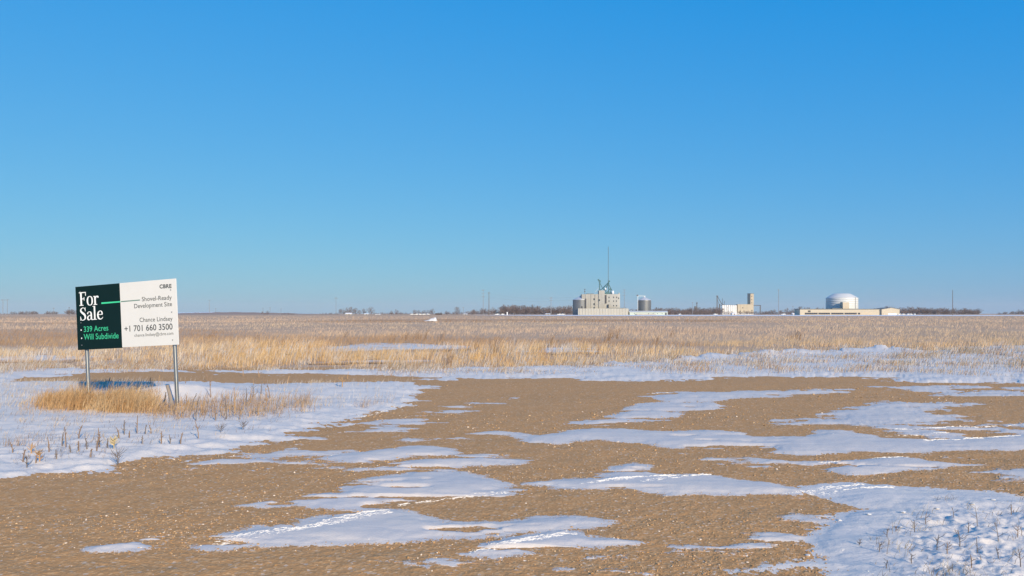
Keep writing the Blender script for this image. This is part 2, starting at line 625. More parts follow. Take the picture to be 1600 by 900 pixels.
P([(1272, 729), (1300, 722), (1370, 715), (1410, 714), (1450, 720), (1535, 726), (1450, 733), (1380, 738), (1330, 741), (1290, 735)],
  'smooth lens-shaped snow patch just above the snowy lower right corner', edge=0.15, wob=0.1)
P([(505, 717), (560, 708), (600, 702), (650, 696), (680, 696), (710, 704), (725, 708), (690, 712), (640, 716), (560, 722)],
  'upper of the two narrow snow slivers left of the middle')
P([(548, 736), (600, 728), (660, 718), (720, 711), (780, 711), (835, 717), (810, 723), (740, 727), (690, 733), (620, 738)],
  'lower of the two narrow snow slivers left of the middle')
P([(365, 792), (420, 784), (470, 778), (490, 772), (530, 770), (535, 758), (560, 750), (600, 744), (650, 737), (700, 732), (740, 741), (780, 752), (792, 758), (760, 768),
   (805, 770), (780, 776), (700, 781), (640, 786), (590, 796), (520, 796), (460, 791)],
  'broad humped snow patch left of the middle, below the two slivers')
P([(322, 851), (350, 838), (400, 828), (460, 824), (500, 812), (560, 802), (612, 796), (640, 808), (700, 818), (780, 820), (840, 812), (890, 809), (945, 818), (900, 825),
   (820, 833), (740, 841), (640, 843), (500, 849), (400, 852), (350, 856)],
  'long snow patch near the bottom left with white tyre streaks at its left end')
P([(722, 867), (760, 852), (820, 837), (880, 831), (920, 842), (960, 845), (998, 849), (940, 857), (880, 859), (820, 867), (770, 872)],
  'small pointed snow patch with white tyre streaks at the bottom middle', edge=0.12, wob=0.1)
P([(826, 756), (860, 750), (930, 748), (950, 740), (960, 730), (990, 724), (1020, 731), (1030, 740), (1080, 742), (1140, 747), (1200, 756), (1250, 765), (1240, 771), (1150, 773),
   (1090, 771), (1050, 776), (1000, 771), (970, 764), (920, 767), (870, 763)],
  'snow patch with a round hump and tyre streaks right of the middle', edge=0.18, wob=0.16)
P([(136, 862), (160, 854), (190, 850), (215, 844), (240, 843), (232, 852), (235, 857), (190, 862)],
  'smallest separate snow scrap on the gravel near the bottom left corner', edge=0.12, wob=0.14)
W = lambda outline, bias=-0.1: snow('snow_wisps', outline, 0.014, 0.5, 0.5, 'ice_snow', 'faint wisps of blown snow scattered over the gravel', 'stuff', 'snow', None, bias)
W([(300, 730), (380, 712), (470, 704), (560, 700), (520, 712), (400, 720)])
W([(640, 688), (680, 683), (700, 684), (670, 690)], 0.05)
W([(1380, 606), (1480, 602), (1620, 604), (1900, 606), (1900, 626), (1620, 622), (1480, 618)], -0.15)
W([(1330, 668), (1450, 660), (1620, 660), (1900, 660), (1900, 684), (1620, 680), (1450, 684)], -0.05)
W([(1570, 735), (1590, 727), (1700, 724), (1700, 750), (1600, 746)], 0.1)
W([(630, 876), (660, 862), (695, 866), (680, 880)], -0.16)
W([(430, 700), (560, 668), (660, 640), (780, 620), (700, 650), (560, 690)], -0.22)
W([(880, 892), (960, 876), (1050, 866), (1120, 858), (1100, 872), (1000, 886)], -0.36)
W([(1180, 800), (1250, 775), (1300, 790), (1250, 840), (1180, 870), (1100, 880)], -0.34)
W([(420, 728), (520, 724), (540, 730), (440, 738)], -0.2)
W([(1160, 720), (1230, 712), (1260, 716), (1200, 728)], -0.04)
# little drifts caught in the field grass
FS = lambda outline: snow('field_snow', outline, 0.05, 1.6, 2.0, 'snow', 'strips of snow lying between the field grass', 'stuff', 'snow')
FS([(515, 545), (540, 542), (565, 543), (540, 547)])
FS([(565, 541), (590, 536), (640, 537), (620, 541)])
FS([(630, 544), (660, 541), (710, 541), (690, 543.5)])
FS([(400, 547), (450, 544), (470, 546), (430, 549)])
FS([(10, 560), (70, 556), (150, 557), (80, 562)])
FS([(825, 549), (870, 545), (860, 550)])
FS([(1430, 553), (1560, 544), (1680, 540), (1720, 550), (1560, 556)])
FS([(600, 564), (640, 561), (700, 562), (640, 566)])


def mound(X, Y):
    """drift behind the right signpost and the low bank in front of the grass"""
    def g(cx, cy, sx, s_near, s_far, h):
        sy = np.where(Y < cy, s_near, s_far)
        return h * np.exp(-((X - cx) / sx) ** 2 - ((Y - cy) / sy) ** 2)
    z = g(-6.85, 16.25, 0.95, 0.62, 0.6, 0.27)
    z += g(-5.5, 16.5, 0.9, 0.7, 0.7, 0.10)
    z += g(-3.8, 18.6, 1.6, 1.6, 1.2, 0.05)
    z += g(-9.6, 12.9, 2.2, 1.2, 0.6, 0.06)
    return z


def build_snow():
    best = np.full(GX.shape, -9.0)
    best_id = np.full(GX.shape, -1)
    e1 = fbm(GX * 1.1, GY * 0.9, 51, 5, 0.6)
    e2 = fbm(GX * 5.0, GY * 4.0, 77, 4, 0.65)
    e3 = fbm(GX * 1.3 + 0.35 * GY, GY * 3.2, 83, 5, 0.65)
    e5 = fbm(GX * 0.8 + 0.35 * GY, GY * 3.6, 89, 4, 0.6)
    e4 = fbm(GX * 0.28, GY * 0.62, 87, 2, 0.5)
    for k, s in enumerate(SNOW):
        xs = [p[0] for p in s['pts']]; ys = [p[1] for p in s['pts']]
        mrg = 2.5 * s['edge'] + s['wob']
        m = (GX > min(xs) - mrg) & (GX < max(xs) + mrg) & (GY > min(ys) - mrg) & (GY < max(ys) + mrg)
        if not m.any(): continue
        d = poly_sdf(s['pts'], GX[m], GY[m])
        if s['name'] == 'snow_wisps':
            d = np.minimum(d, 0.25) + 1.1 * e3[m] - 0.30 + s['bias']
        elif s['name'] == 'field_snow':
            d = d + 3.0 * e4[m]
        elif k == 0:
            d = np.minimum(d, 1.4) + 1.4 * e4[m] + 1.3 * e3[m] - 0.10 - 0.5 * np.clip((GPX[m] - 300) / 200, 0, 1) * np.clip((1000 - GPX[m]) / 200, 0, 1)
        else:
            d = d + s['wob'] * (0.6 * e1[m] + 0.25 * e2[m] + 0.8 * e3[m]) + s['bias'] * s['edge'] * 3 - 0.28 * s['edge']
            if s['name'] == 'snow_patch':
                d = np.minimum(d, 1.8 * s['edge']) - 1.6 * np.clip(e5[m] - 0.25, 0, 1)
        c = d / s['edge']                         # 1 = fully covered
        b = best[m]; bi = best_id[m]
        w = c > b
        b[w] = c[w]; bi[w] = k
        best[m] = b; best_id[m] = bi
    cover = np.clip(best, -1.2, 1.6)
    thick = np.array([s['thick'] for s in SNOW] + [0.0])[best_id]
    prof = np.where(cover > 0, 1 - np.exp(-1.8 * np.maximum(cover, 0)), cover * 0.5)
    Z = GZ0 + 0.0065 + thick * prof
    und = fbm(GX * 0.9, GY * 2.0, 91, 4)
    rip = fbm(GX * 2.2 + 0.6 * GY, GY * 6.5, 23, 3)
    far_ok = np.clip((26 - GY) / 6, 0.15, 1)
    deep = far_ok * np.clip((thick - 0.03) / 0.03, 0, 1) * np.clip(cover, 0, 1)
    Z += deep * (0.020 * und + 0.016 * rip)
    Z += np.clip(cover, 0, 1) * 0.004 * rip
    Z += np.clip(cover, 0, 1) * mound(GX, GY) * (best_id == 1)
    # rough, weed-caught snow in the lower right corner
    rgh = np.clip((GPX - 1330) / 130, 0, 1) * np.clip((GPY - 775) / 40, 0, 1) * (best_id == 2) * np.clip(cover, 0, 1)
    lump = np.abs(fbm(GX * 3.6, GY * 3.6, 63, 4, 0.6))
    pits = fbm(GX * 6.5, GY * 6.5, 67, 3, 0.6)
    Z += rgh * (0.035 * (0.26 - lump) + 0.020 * pits + 0.014 * vnoise(GX * 19, GY * 19, 69))
    # weedy crust of the left verge and the verge beyond the road
    rough1 = np.clip(cover, 0, 1) * (best_id <= 1) * np.clip(fbm(GX * 0.35, GY * 0.35, 5, 3) + 0.45, 0, 1)
    Z += far_ok * rough1 * 0.05 * fbm(GX * 4, GY * 6, 15, 4)
    far_crest = np.clip((GPX - 900) / 150, 0, 1) * (best_id == 0)
    crest_d = GY - (F * CAM_H / (np.interp(GPX, [900, 960, 1100, 1250, 1385, 1500, 2020], [573, 570, 560, 552, 547, 556, 556]) - HOR))
    e_cr = fbm(GX * 0.5, GY * 0.5, 95, 2)
    Z += far_crest * np.clip(cover, 0, 1) * (0.15 + 0.25 * e_cr) * np.exp(-(crest_d / np.where(crest_d < 0, 1.3, 1.0)) ** 2)
    keep_v = cover > -0.75
    for _ in range(2):                         # carry every sheet edge down below the gravel
        k2 = keep_v.copy()
        k2[1:] |= keep_v[:-1]; k2[:-1] |= keep_v[1:]; k2[:, 1:] |= keep_v[:, :-1]; k2[:, :-1] |= keep_v[:, 1:]
        keep_v = k2
    Z = np.where(cover <= -0.75, np.minimum(Z, GZ0 - 0.012), Z)
    V = np.stack([GX, GY, Z], -1).reshape(-1, 3)
    C = np.clip(0.5 + 0.45 * cover, 0, 1.2).ravel()
    i = (np.arange(NYG - 1)[:, None] * NXG + np.arange(NXG - 1)[None, :])
    q = np.stack([i, i + NXG, i + 1 + NXG, i + 1], -1).reshape(-1, 4)
    kv = keep_v.ravel()
    ok = kv[q].all(1)
    q = q[ok]
    fid = best_id.ravel()[q[:, 0]]
    keys = {}
    for k, s in enumerate(SNOW):
        key = k if s['name'] in ('snow_verge', 'snow_patch') else s['name']
        keys.setdefault(key, []).append(k)
    for key, ids in keys.items():
        fq = q[np.isin(fid, ids)]
        if not len(fq): continue
        used, inv = np.unique(fq, return_inverse=True)
        s = SNOW[ids[0]]
        me = np_mesh(s['name'], V[used], inv.reshape(-1, 4), smooth=True)
        pt_attr(me, 'cover', C[used])
        me.materials.append(M[s['mat']])
        o = link(bpy.data.objects.new(s['name'], me))
        tag(o, s['label'], s['cat'], s['group'] if s['kind'] is None else None, s['kind'])
    return Z, cover, best_id


SNOW_Z, SNOW_COVER, SNOW_ID = build_snow()


def grid_lookup(A, px, py):
    c = np.clip(np.round((np.asarray(px) - PX[0]) / STEP_X).astype(int), 0, NXG - 1)
    r = np.clip(np.searchsorted(PY, np.asarray(py)), 0, NYG - 1)
    return A[r, c]


def surf(px, py):
    """ground point under a photo pixel with the height of what lies there"""
    z = max(float(grid_lookup(SNOW_Z, px, py)) if float(grid_lookup(SNOW_COVER, px, py)) > 0 else -9, float(grid_lookup(GZ0, px, py)))
    x, y, _ = gnd(px, py)
    return Vector((x, y, z))


# ------------------------------------------------------------------ pebbles and snow crumbs (uncountable)
def ico():
    import bmesh
    bm = bmesh.new()
    bmesh.ops.create_icosphere(bm, subdivisions=1, radius=1.0)
    V = np.array([v.co[:] for v in bm.verts]); Fc = np.array([[v.index for v in f.verts] for f in bm.faces])
    bm.free()
    return V, Fc


ICO_V, ICO_F = ico()


OCT_V = np.array([(1, 0, 0), (0, 1, 0), (-1, 0, 0), (0, -1, 0), (0, 0, 1), (0, 0, -1)], float)
OCT_F = np.array([(0, 1, 4), (1, 2, 4), (2, 3, 4), (3, 0, 4), (1, 0, 5), (2, 1, 5), (3, 2, 5), (0, 3, 5)])


def scatter_lumps(name, P3, R, flat, mat, colr=None, cheap=False):
    n = len(P3)
    ICO_V, ICO_F = (OCT_V * 1.15, OCT_F) if cheap else (globals()['ICO_V'], globals()['ICO_F'])
    jit = 1 + 0.55 * (rng.random((n, len(ICO_V), 1)) - 0.5)
    sc = np.stack([R * rng.uniform(.8, 1.35, n), R * rng.uniform(.8, 1.3, n), R * flat * rng.uniform(.7, 1.25, n)], -1)
    V = ICO_V[None] * jit * sc[:, None, :]
    a = rng.random(n) * 6.28
    ca, sa = np.cos(a)[:, None], np.sin(a)[:, None]
    x = V[..., 0] * ca - V[..., 1] * sa; y = V[..., 0] * sa + V[..., 1] * ca
    V = np.stack([x, y, V[..., 2]], -1) + P3[:, None, :]
    T = (ICO_F[None] + (np.arange(n) * len(ICO_V))[:, None, None]).reshape(-1, 3)
    me = np_mesh(name, V.reshape(-1, 3), tris=T, smooth=False)
    if colr is not None:
        pt_attr(me, 'col', np.repeat(colr, len(ICO_V), 0), 'FLOAT_COLOR')
    me.materials.append(mat)
    return link(bpy.data.objects.new(name, me))


def build_pebbles():
    n = 105000
    py = 600 + 420 * rng.random(n) ** 0.8
    px = rng.uniform(-250, 1850, n)
    Y = F * CAM_H / (py - HOR); X = (px - 800) * Y / F
    wr = np.clip(0.5 + 2.2 * fbm(X * 0.30 + 0.15 * Y, Y * 0.75, 101, 3), 0, 1)
    dens = 0.05 + 0.45 * wr ** 2
    cov = grid_lookup(SNOW_COVER, px, py)
    dens = dens + 0.35 * ((cov > -1.0) & (cov < 0.3)) - 1.1 * (cov > 0.3)
    dens = np.where((cov > 0.3) & (cov < 1.4), 0.035, dens)
    near_c = np.clip((px - 700) / 300, 0, 1) * np.clip((py - 760) / 60, 0, 1)
    dens += 0.22 * near_c
    keep = rng.random(n) < dens
    px, py, X, Y, wr = px[keep], py[keep], X[keep], Y[keep], wr[keep]
    n = len(px)
    R = 0.0022 + 0.0035 * rng.random(n) + 0.007 * rng.random(n) ** 7 + 0.0025 * wr * rng.random(n)
    R *= np.clip(Y / 9.0, 0.85, 1.9)
    z = grid_lookup(GZ0 + GRAVEL_FINE, px, py)
    pal = np.array([(0.50, 0.30, 0.14), (0.42, 0.25, 0.115), (0.60, 0.42, 0.24), (0.30, 0.19, 0.10), (0.50, 0.36, 0.22), (0.74, 0.64, 0.53), (0.53, 0.34, 0.19)])
    c = pal[rng.choice(len(pal), n, p=[.28, .25, .12, .09, .08, .07, .11])] * rng.uniform(.8, 1.15, (n, 1))
    P3 = np.stack([X, Y, z + R * 0.2], -1)
    big = R * 9 / np.maximum(Y, 5) > 0.0085
    o = scatter_lumps('gravel_stones', P3[big], R[big], 0.72, M['pebble'], c[big])
    tag(o, 'larger loose tan and whitish gravel stones strewn over the road', 'gravel', kind='stuff')
    o = scatter_lumps('gravel_grit', P3[~big], R[~big], 0.72, M['pebble'], c[~big], True)
    tag(o, 'fine tan grit covering the road between the larger stones', 'gravel', kind='stuff')


build_pebbles()


def build_crumbs():
    lines = [((328, 850), (450, 829), 5), ((345, 852), (470, 832), 3), ((440, 834), (605, 800), 6), ((470, 832), (612, 804), 4),
             ((500, 818), (600, 799), 3), ((725, 866), (850, 842), 5), ((745, 866), (890, 834), 5), ((800, 856), (900, 836), 3),
             ((836, 757), (905, 763), 3), ((905, 760), (1000, 747), 4), ((930, 756), (1060, 743), 5), ((1000, 756), (1110, 741), 3), ((1220, 771), (1300, 760), 4),
             ((1260, 770), (1345, 757), 5), ((1280, 772), (1400, 762), 3), ((620, 791), (700, 780), 3), ((690, 781), (792, 771), 4),
             ((1365, 717), (1415, 715), 3), ((1280, 724), (1310, 721), 3), ((1380, 682), (1480, 678), 2), ((1440, 690), (1590, 682), 3),
             ((1400, 672), (1600, 664), 2), ((1020, 615), (1060, 613), 2), ((540, 658), (650, 628), 2), ((1325, 864), (1250, 872), 1), ((890, 822), (930, 818), 2)]
    pts = []
    SV_, ST_ = [], []
    base_f = np.array([(0, 1, 4), (1, 2, 4), (2, 3, 4), (3, 0, 4), (1, 0, 5), (2, 1, 5), (3, 2, 5), (0, 3, 5)])
    off = 0
    for (x0, y0), (x1, y1), k in lines:
        A = np.array(gnd(x0, y0)[:2]); B = np.array(gnd(x1, y1)[:2])
        Lw = np.linalg.norm(B - A); d = (B - A) / Lw; nrm = np.array([-d[1], d[0]])
        scl = np.clip(A[1] / 8.0, .8, 2.0)
        m = int(Lw / scl * 80 * k)
        t = rng.random(m); lane = rng.integers(0, k, m)
        gap = vnoise(t * Lw / (0.16 * scl), lane * 3.7 + x0 * .1, 5) > -0.16 + 0.25 * np.abs(t - .5)
        t, lane = t[gap], lane[gap]
        m = len(t)
        c = A + np.outer(t, B - A) + np.outer((lane - k / 2) * 0.024 * scl + rng.normal(0, .011 * scl, m), nrm)
        ln = scl * rng.uniform(.006, .035, m); wd = scl * rng.uniform(.001, .003, m); hh = scl * rng.uniform(.001, .0045, m)
        ppx = 800 + c[:, 0] * F / c[:, 1]; ppy = HOR + F * CAM_H / c[:, 1]
        z = np.maximum(grid_lookup(SNOW_Z, ppx, ppy), grid_lookup(GZ0, ppx, ppy)) - .001
        aa = rng.normal(0, .09, m); dx = d[0] * np.cos(aa) - d[1] * np.sin(aa); dy = d[0] * np.sin(aa) + d[1] * np.cos(aa)
        D3 = np.stack([dx, dy, np.zeros(m)], -1); N3 = np.stack([-dy, dx, np.zeros(m)], -1)
        C3 = np.concatenate([c, z[:, None]], 1)
        V = np.stack([C3 + D3 * ln[:, None], C3 + N3 * wd[:, None], C3 - D3 * ln[:, None], C3 - N3 * wd[:, None],
                      C3 + np.stack([0 * hh, 0 * hh, hh], -1), C3 - np.stack([0 * hh, 0 * hh, hh], -1)], 1)
        SV_.append(V.reshape(-1, 3)); ST_.append((base_f[None] + (np.arange(m) * 6)[:, None, None]).reshape(-1, 3) + off); off += m * 6
    me = np_mesh('snow_streaks', np.concatenate(SV_), tris=np.concatenate(ST_))
    me.materials.append(M['crumb'])
    tag(link(bpy.data.objects.new('snow_streaks', me)), 'white broken streaks of snow scraped up along tyre tracks', 'snow', kind='stuff')
    # single flakes and stray crumbs at the patch edges
    n = 9000
    px = rng.uniform(-50, 1650, n); py = rng.uniform(610, 930, n)
    cov = grid_lookup(SNOW_COVER, px, py)
    k = (cov > -0.35) & (cov < 0.5) & (rng.random(n) < 0.10)
    pts.append(np.stack([px[k], py[k]], -1))
    k = (cov > 0.7) & (rng.random(n) < 0.015)
    pts.append(np.stack([px[k], py[k]], -1))
    p = np.concatenate(pts)
    px, py = p[:, 0], p[:, 1]
    Y = F * CAM_H / (py - HOR); X = (px - 800) * Y / F
    z = np.maximum(grid_lookup(SNOW_Z, px, py), grid_lookup(GZ0, px, py))
    R = (0.0018 + 0.0042 * rng.random(len(px)) ** 3) * np.clip(Y / 8, 0.8, 1.8)
    o = scatter_lumps('snow_crumbs', np.stack([X, Y, z + R * 0.3], -1), R, 0.8, M['crumb'])
    tag(o, 'white crumbs of broken snow along the edges of the patches', 'snow', kind='stuff')
    fl = [(1357, 809), (1411, 807), (1464, 802), (1519, 796), (1551, 788), (1406, 831), (1312, 815), (1262, 868)]
    P3 = np.array([surf(a, b) for a, b in fl]) + np.array([0, 0, .008])
    o = scatter_lumps('snow_chips', P3, np.full(len(fl), 0.020), 0.4, M['crumb'])
    tag(o, 'bright little snow chips lying on the lower right snow', 'snow', kind='stuff')


build_crumbs()

# ------------------------------------------------------------------ grass
def blades(name, base, h, w, lean, ldir, colr, mat=None, tipw=0.35):
    """one bent three-point blade per entry"""
    n = len(base)
    yaw = rng.random(n) * math.pi
    ux, uy = np.cos(yaw), np.sin(yaw)
    lx, ly = np.cos(ldir) * lean, np.sin(ldir) * lean
    side = np.stack([ux, uy, np.zeros(n)], -1) * (w / 2)[:, None]
    mid = base + np.stack([lx * h * .3, ly * h * .3, h * .55], -1)
    tip = base + np.stack([lx * h, ly * h, h * (1 - 0.25 * np.minimum(lean, 1) ** 2)], -1)
    V = np.stack([base - side, base + side, mid + side * .8, mid - side * .8, tip + side * tipw, tip - side * tipw], 1).reshape(-1, 3)
    o = np.arange(n)[:, None] * 6
    q = np.concatenate([o + np.array([[0, 1, 2, 3]]), o + np.array([[3, 2, 4, 5]])])
    me = np_mesh(name, V, q)
    pt_attr(me, 'col', np.repeat(colr, 6, 0), 'FLOAT_COLOR')
    me.materials.append(mat or M['grass'])
    return link(bpy.data.objects.new(name, me))


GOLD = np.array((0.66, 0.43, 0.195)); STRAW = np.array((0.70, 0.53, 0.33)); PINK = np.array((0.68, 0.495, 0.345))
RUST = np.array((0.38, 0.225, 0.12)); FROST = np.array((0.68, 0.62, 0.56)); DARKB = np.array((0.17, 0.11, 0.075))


def tufts(px, py, per, spread, hm, wm, colf, lean=(0.25, 0.5), hv=0.35):
    n = len(px)
    D = F * (CAM_H + 0.04) / (py - HOR); X = (px - 800) * D / F
    k = np.repeat(np.arange(n), per)
    m = len(k)
    r = rng.normal(0, 1, (m, 2)) * spread[k][:, None]
    bx, by = X[k] + r[:, 0], D[k] + r[:, 1]
    ppx = 800 + bx * F / by; ppy = HOR + F * CAM_H / by
    inside = (ppy > PY[0]) & (ppy < PY[-1]) & (ppx > PX[0]) & (ppx < PX[-1])
    cv = grid_lookup(SNOW_COVER, ppx, ppy)
    zz = np.where(cv > -0.5, grid_lookup(SNOW_Z, ppx, ppy) - 0.015, np.where(ppy > 576, grid_lookup(GZ0, ppx, ppy) - 0.01, -0.05))
    bz = np.where(inside, zz, -0.05)
    h = hm[k] * rng.uniform(1 - hv, 1 + hv, m)
    w = wm[k] * rng.uniform(.7, 1.3, m)
    ld = rng.normal(0.1, 0.9, m)
    le = rng.uniform(lean[0], lean[1], m)
    c = colf[k] * rng.uniform(.78, 1.2, (m, 1))
    return np.stack([bx, by, bz], -1), h, w, le, ld, c


def build_field_grass():
    parts = []
    # near belt of tall golden grass
    n = 9500
    py = 540 + 38 * rng.random(n) ** 0.85; px = rng.uniform(-330, 1930, n)
    top_of_snow = np.interp(px, [-400, 0, 350, 700, 900, 1020, 1250, 1400, 1600, 2000], [573, 572, 577, 577, 574, 564, 551, 548, 553, 552])
    D = F * CAM_H / (py - HOR); X = (px - 800) * D / F
    dn = fbm(X * 0.16, D * 0.10, 201, 4)
    cov = grid_lookup(SNOW_COVER, px, py); sid = grid_lookup(SNOW_ID, px, py)
    left_thin = np.interp(px, [-300, 120, 450], [0.75, 0.8, 1.0])
    keep = (py < top_of_snow + 2.5 * rng.normal(size=n)) & (rng.random(n) < (0.62 + 1.3 * dn) * left_thin) & ~((cov > 0.3) & (rng.random(n) < 0.85))
    px, py, D, X, dn = px[keep], py[keep], D[keep], X[keep], dn[keep]
    cm = fbm(X * 0.12, D * 0.05, 222, 4)
    t = np.clip(0.55 + 1.3 * cm, 0, 1)[:, None]
    c = GOLD * t + STRAW * (1 - t)
    c = np.where((rng.random(len(px)) < 0.10)[:, None], RUST * 1.2, c)
    c = np.where((rng.random(len(px)) < np.interp(px, [0, 400], [.5, .22]))[:, None], FROST * 0.95, c)
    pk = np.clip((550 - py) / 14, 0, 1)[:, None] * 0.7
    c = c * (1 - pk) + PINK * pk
    hm = 0.84 * np.clip(0.36 + 0.5 * dn + rng.normal(0, .05, len(px)), 0.10, 0.8) * np.interp(top_of_snow[keep] - py, [-4, 2, 10], [.45, .7, 1]) * np.interp(px, [-300, 200, 500], [0.75, 0.8, 1.0]) * np.interp(px, [900, 1300], [1.0, 0.8])
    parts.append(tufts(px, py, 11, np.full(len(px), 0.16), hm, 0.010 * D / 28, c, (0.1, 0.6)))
    # sparse short frosted grass in the verge snow
    n = 34000
    py = 545 + 50 * rng.random(n); px = rng.uniform(-330, 1930, n)
    cov = grid_lookup(SNOW_COVER, px, py); sid = grid_lookup(SNOW_ID, px, py)
    D = F * CAM_H / (py - HOR); X = (px - 800) * D / F
    dn = fbm(X * 0.9, D * 0.7, 301, 4)
    top_v = np.interp(px, [-400, 0, 350, 700, 900, 1020, 1250, 1400, 1600, 2000], [573, 572, 577, 577, 574, 564, 551, 548, 553, 552])
    bot_v = np.interp(px, [-420, 0, 60, 300, 660, 1000, 1400, 1600], [600, 598, 588, 580, 590, 590, 587, 598])
    keep = (py > top_v - 4) & (py < bot_v) & (rng.random(n) < (0.45 + 1.5 * dn) * np.interp(px, [-300, 200, 900, 1300, 1900], [.8, 1, .95, .75, .65]) * np.interp(py, [560, 575, 585, 595], [1, 1, .6, .25]))
    px, py, D, dn = px[keep], py[keep], D[keep], dn[keep]
    c = np.where((rng.random(len(px)) < 0.35)[:, None], FROST * 0.9, np.where((rng.random(len(px)) < 0.6)[:, None], STRAW * 0.72, RUST * 1.1))
    parts.append(tufts(px, py, 6, np.full(len(px), 0.24), np.clip(0.09 + 0.24 * dn, 0.035, 0.26), 0.011 * D / 28, c, (0.2, 0.8)))
    # middle distance
    n = 9000
    py = 503 + 39 * rng.random(n) ** 1.1; px = rng.uniform(-250, 1850, n)
    D = F * CAM_H / (py - HOR); X = (px - 800) * D / F
    cm = fbm(X * 0.025, D * 0.028, 401, 4)
    dn = fbm(X * 0.08, D * 0.05, 421, 4)
    keep = rng.random(n) < 0.85 + 0.9 * dn
    px, py, D, X, cm, dn = px[keep], py[keep], D[keep], X[keep], cm[keep], dn[keep]
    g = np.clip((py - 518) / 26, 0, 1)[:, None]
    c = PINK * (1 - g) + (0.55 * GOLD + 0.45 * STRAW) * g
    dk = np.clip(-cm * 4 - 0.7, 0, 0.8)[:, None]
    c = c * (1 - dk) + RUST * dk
    lt = np.clip(cm * 3 - 0.4, 0, 0.6)[:, None]
    c = c * (1 - lt) + STRAW * lt
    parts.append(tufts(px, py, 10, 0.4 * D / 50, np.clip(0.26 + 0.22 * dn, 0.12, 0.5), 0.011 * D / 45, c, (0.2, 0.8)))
    # far
    n = 5200
    py = 493.6 + 10.5 * rng.random(n); px = rng.uniform(-200, 1800, n)
    D = F * CAM_H / (py - HOR); X = (px - 800) * D / F
    cm = fbm(X * 0.008, D * 0.01, 501, 4)
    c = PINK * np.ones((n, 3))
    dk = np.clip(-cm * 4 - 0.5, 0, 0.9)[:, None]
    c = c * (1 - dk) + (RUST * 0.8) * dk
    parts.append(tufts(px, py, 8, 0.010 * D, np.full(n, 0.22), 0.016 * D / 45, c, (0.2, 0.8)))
    # tall dark weeds standing in the field
    spots = [(944, 536, .6), (950, 532, .7), (958, 528, .7), (966, 530, .6), (1243, 530, .5), (1250, 532, .5), (1236, 531, .4), (1024, 538, .5), (742, 552, .6), (770, 556, .7),
             (652, 530, .5), (664, 532, .6), (690, 534, .6), (632, 532, .5), (700, 575, .55), (696, 578, .5), (540, 527, .4), (610, 540, .5), (1050, 527, .4), (860, 540, .5), (330, 530, .4), (400, 535, .4)]
    spots = np.array(spots)
    pxs = spots[:, 0]; D = F * CAM_H / (spots[:, 1] - HOR)
    parts.append(tufts(pxs, spots[:, 1], 16, 0.10 * D / 40, spots[:, 2] * 1.3, 0.012 * D / 35, np.tile(RUST * 0.75, (len(pxs), 1)), (0.2, 0.7)))
    A = [np.concatenate([p[i] for p in parts]) for i in range(6)]
    o = blades('field_grass', *A)
    tag(o, 'dry straw-coloured prairie grass covering the wide flat field', 'grass', kind='stuff')


build_field_grass()


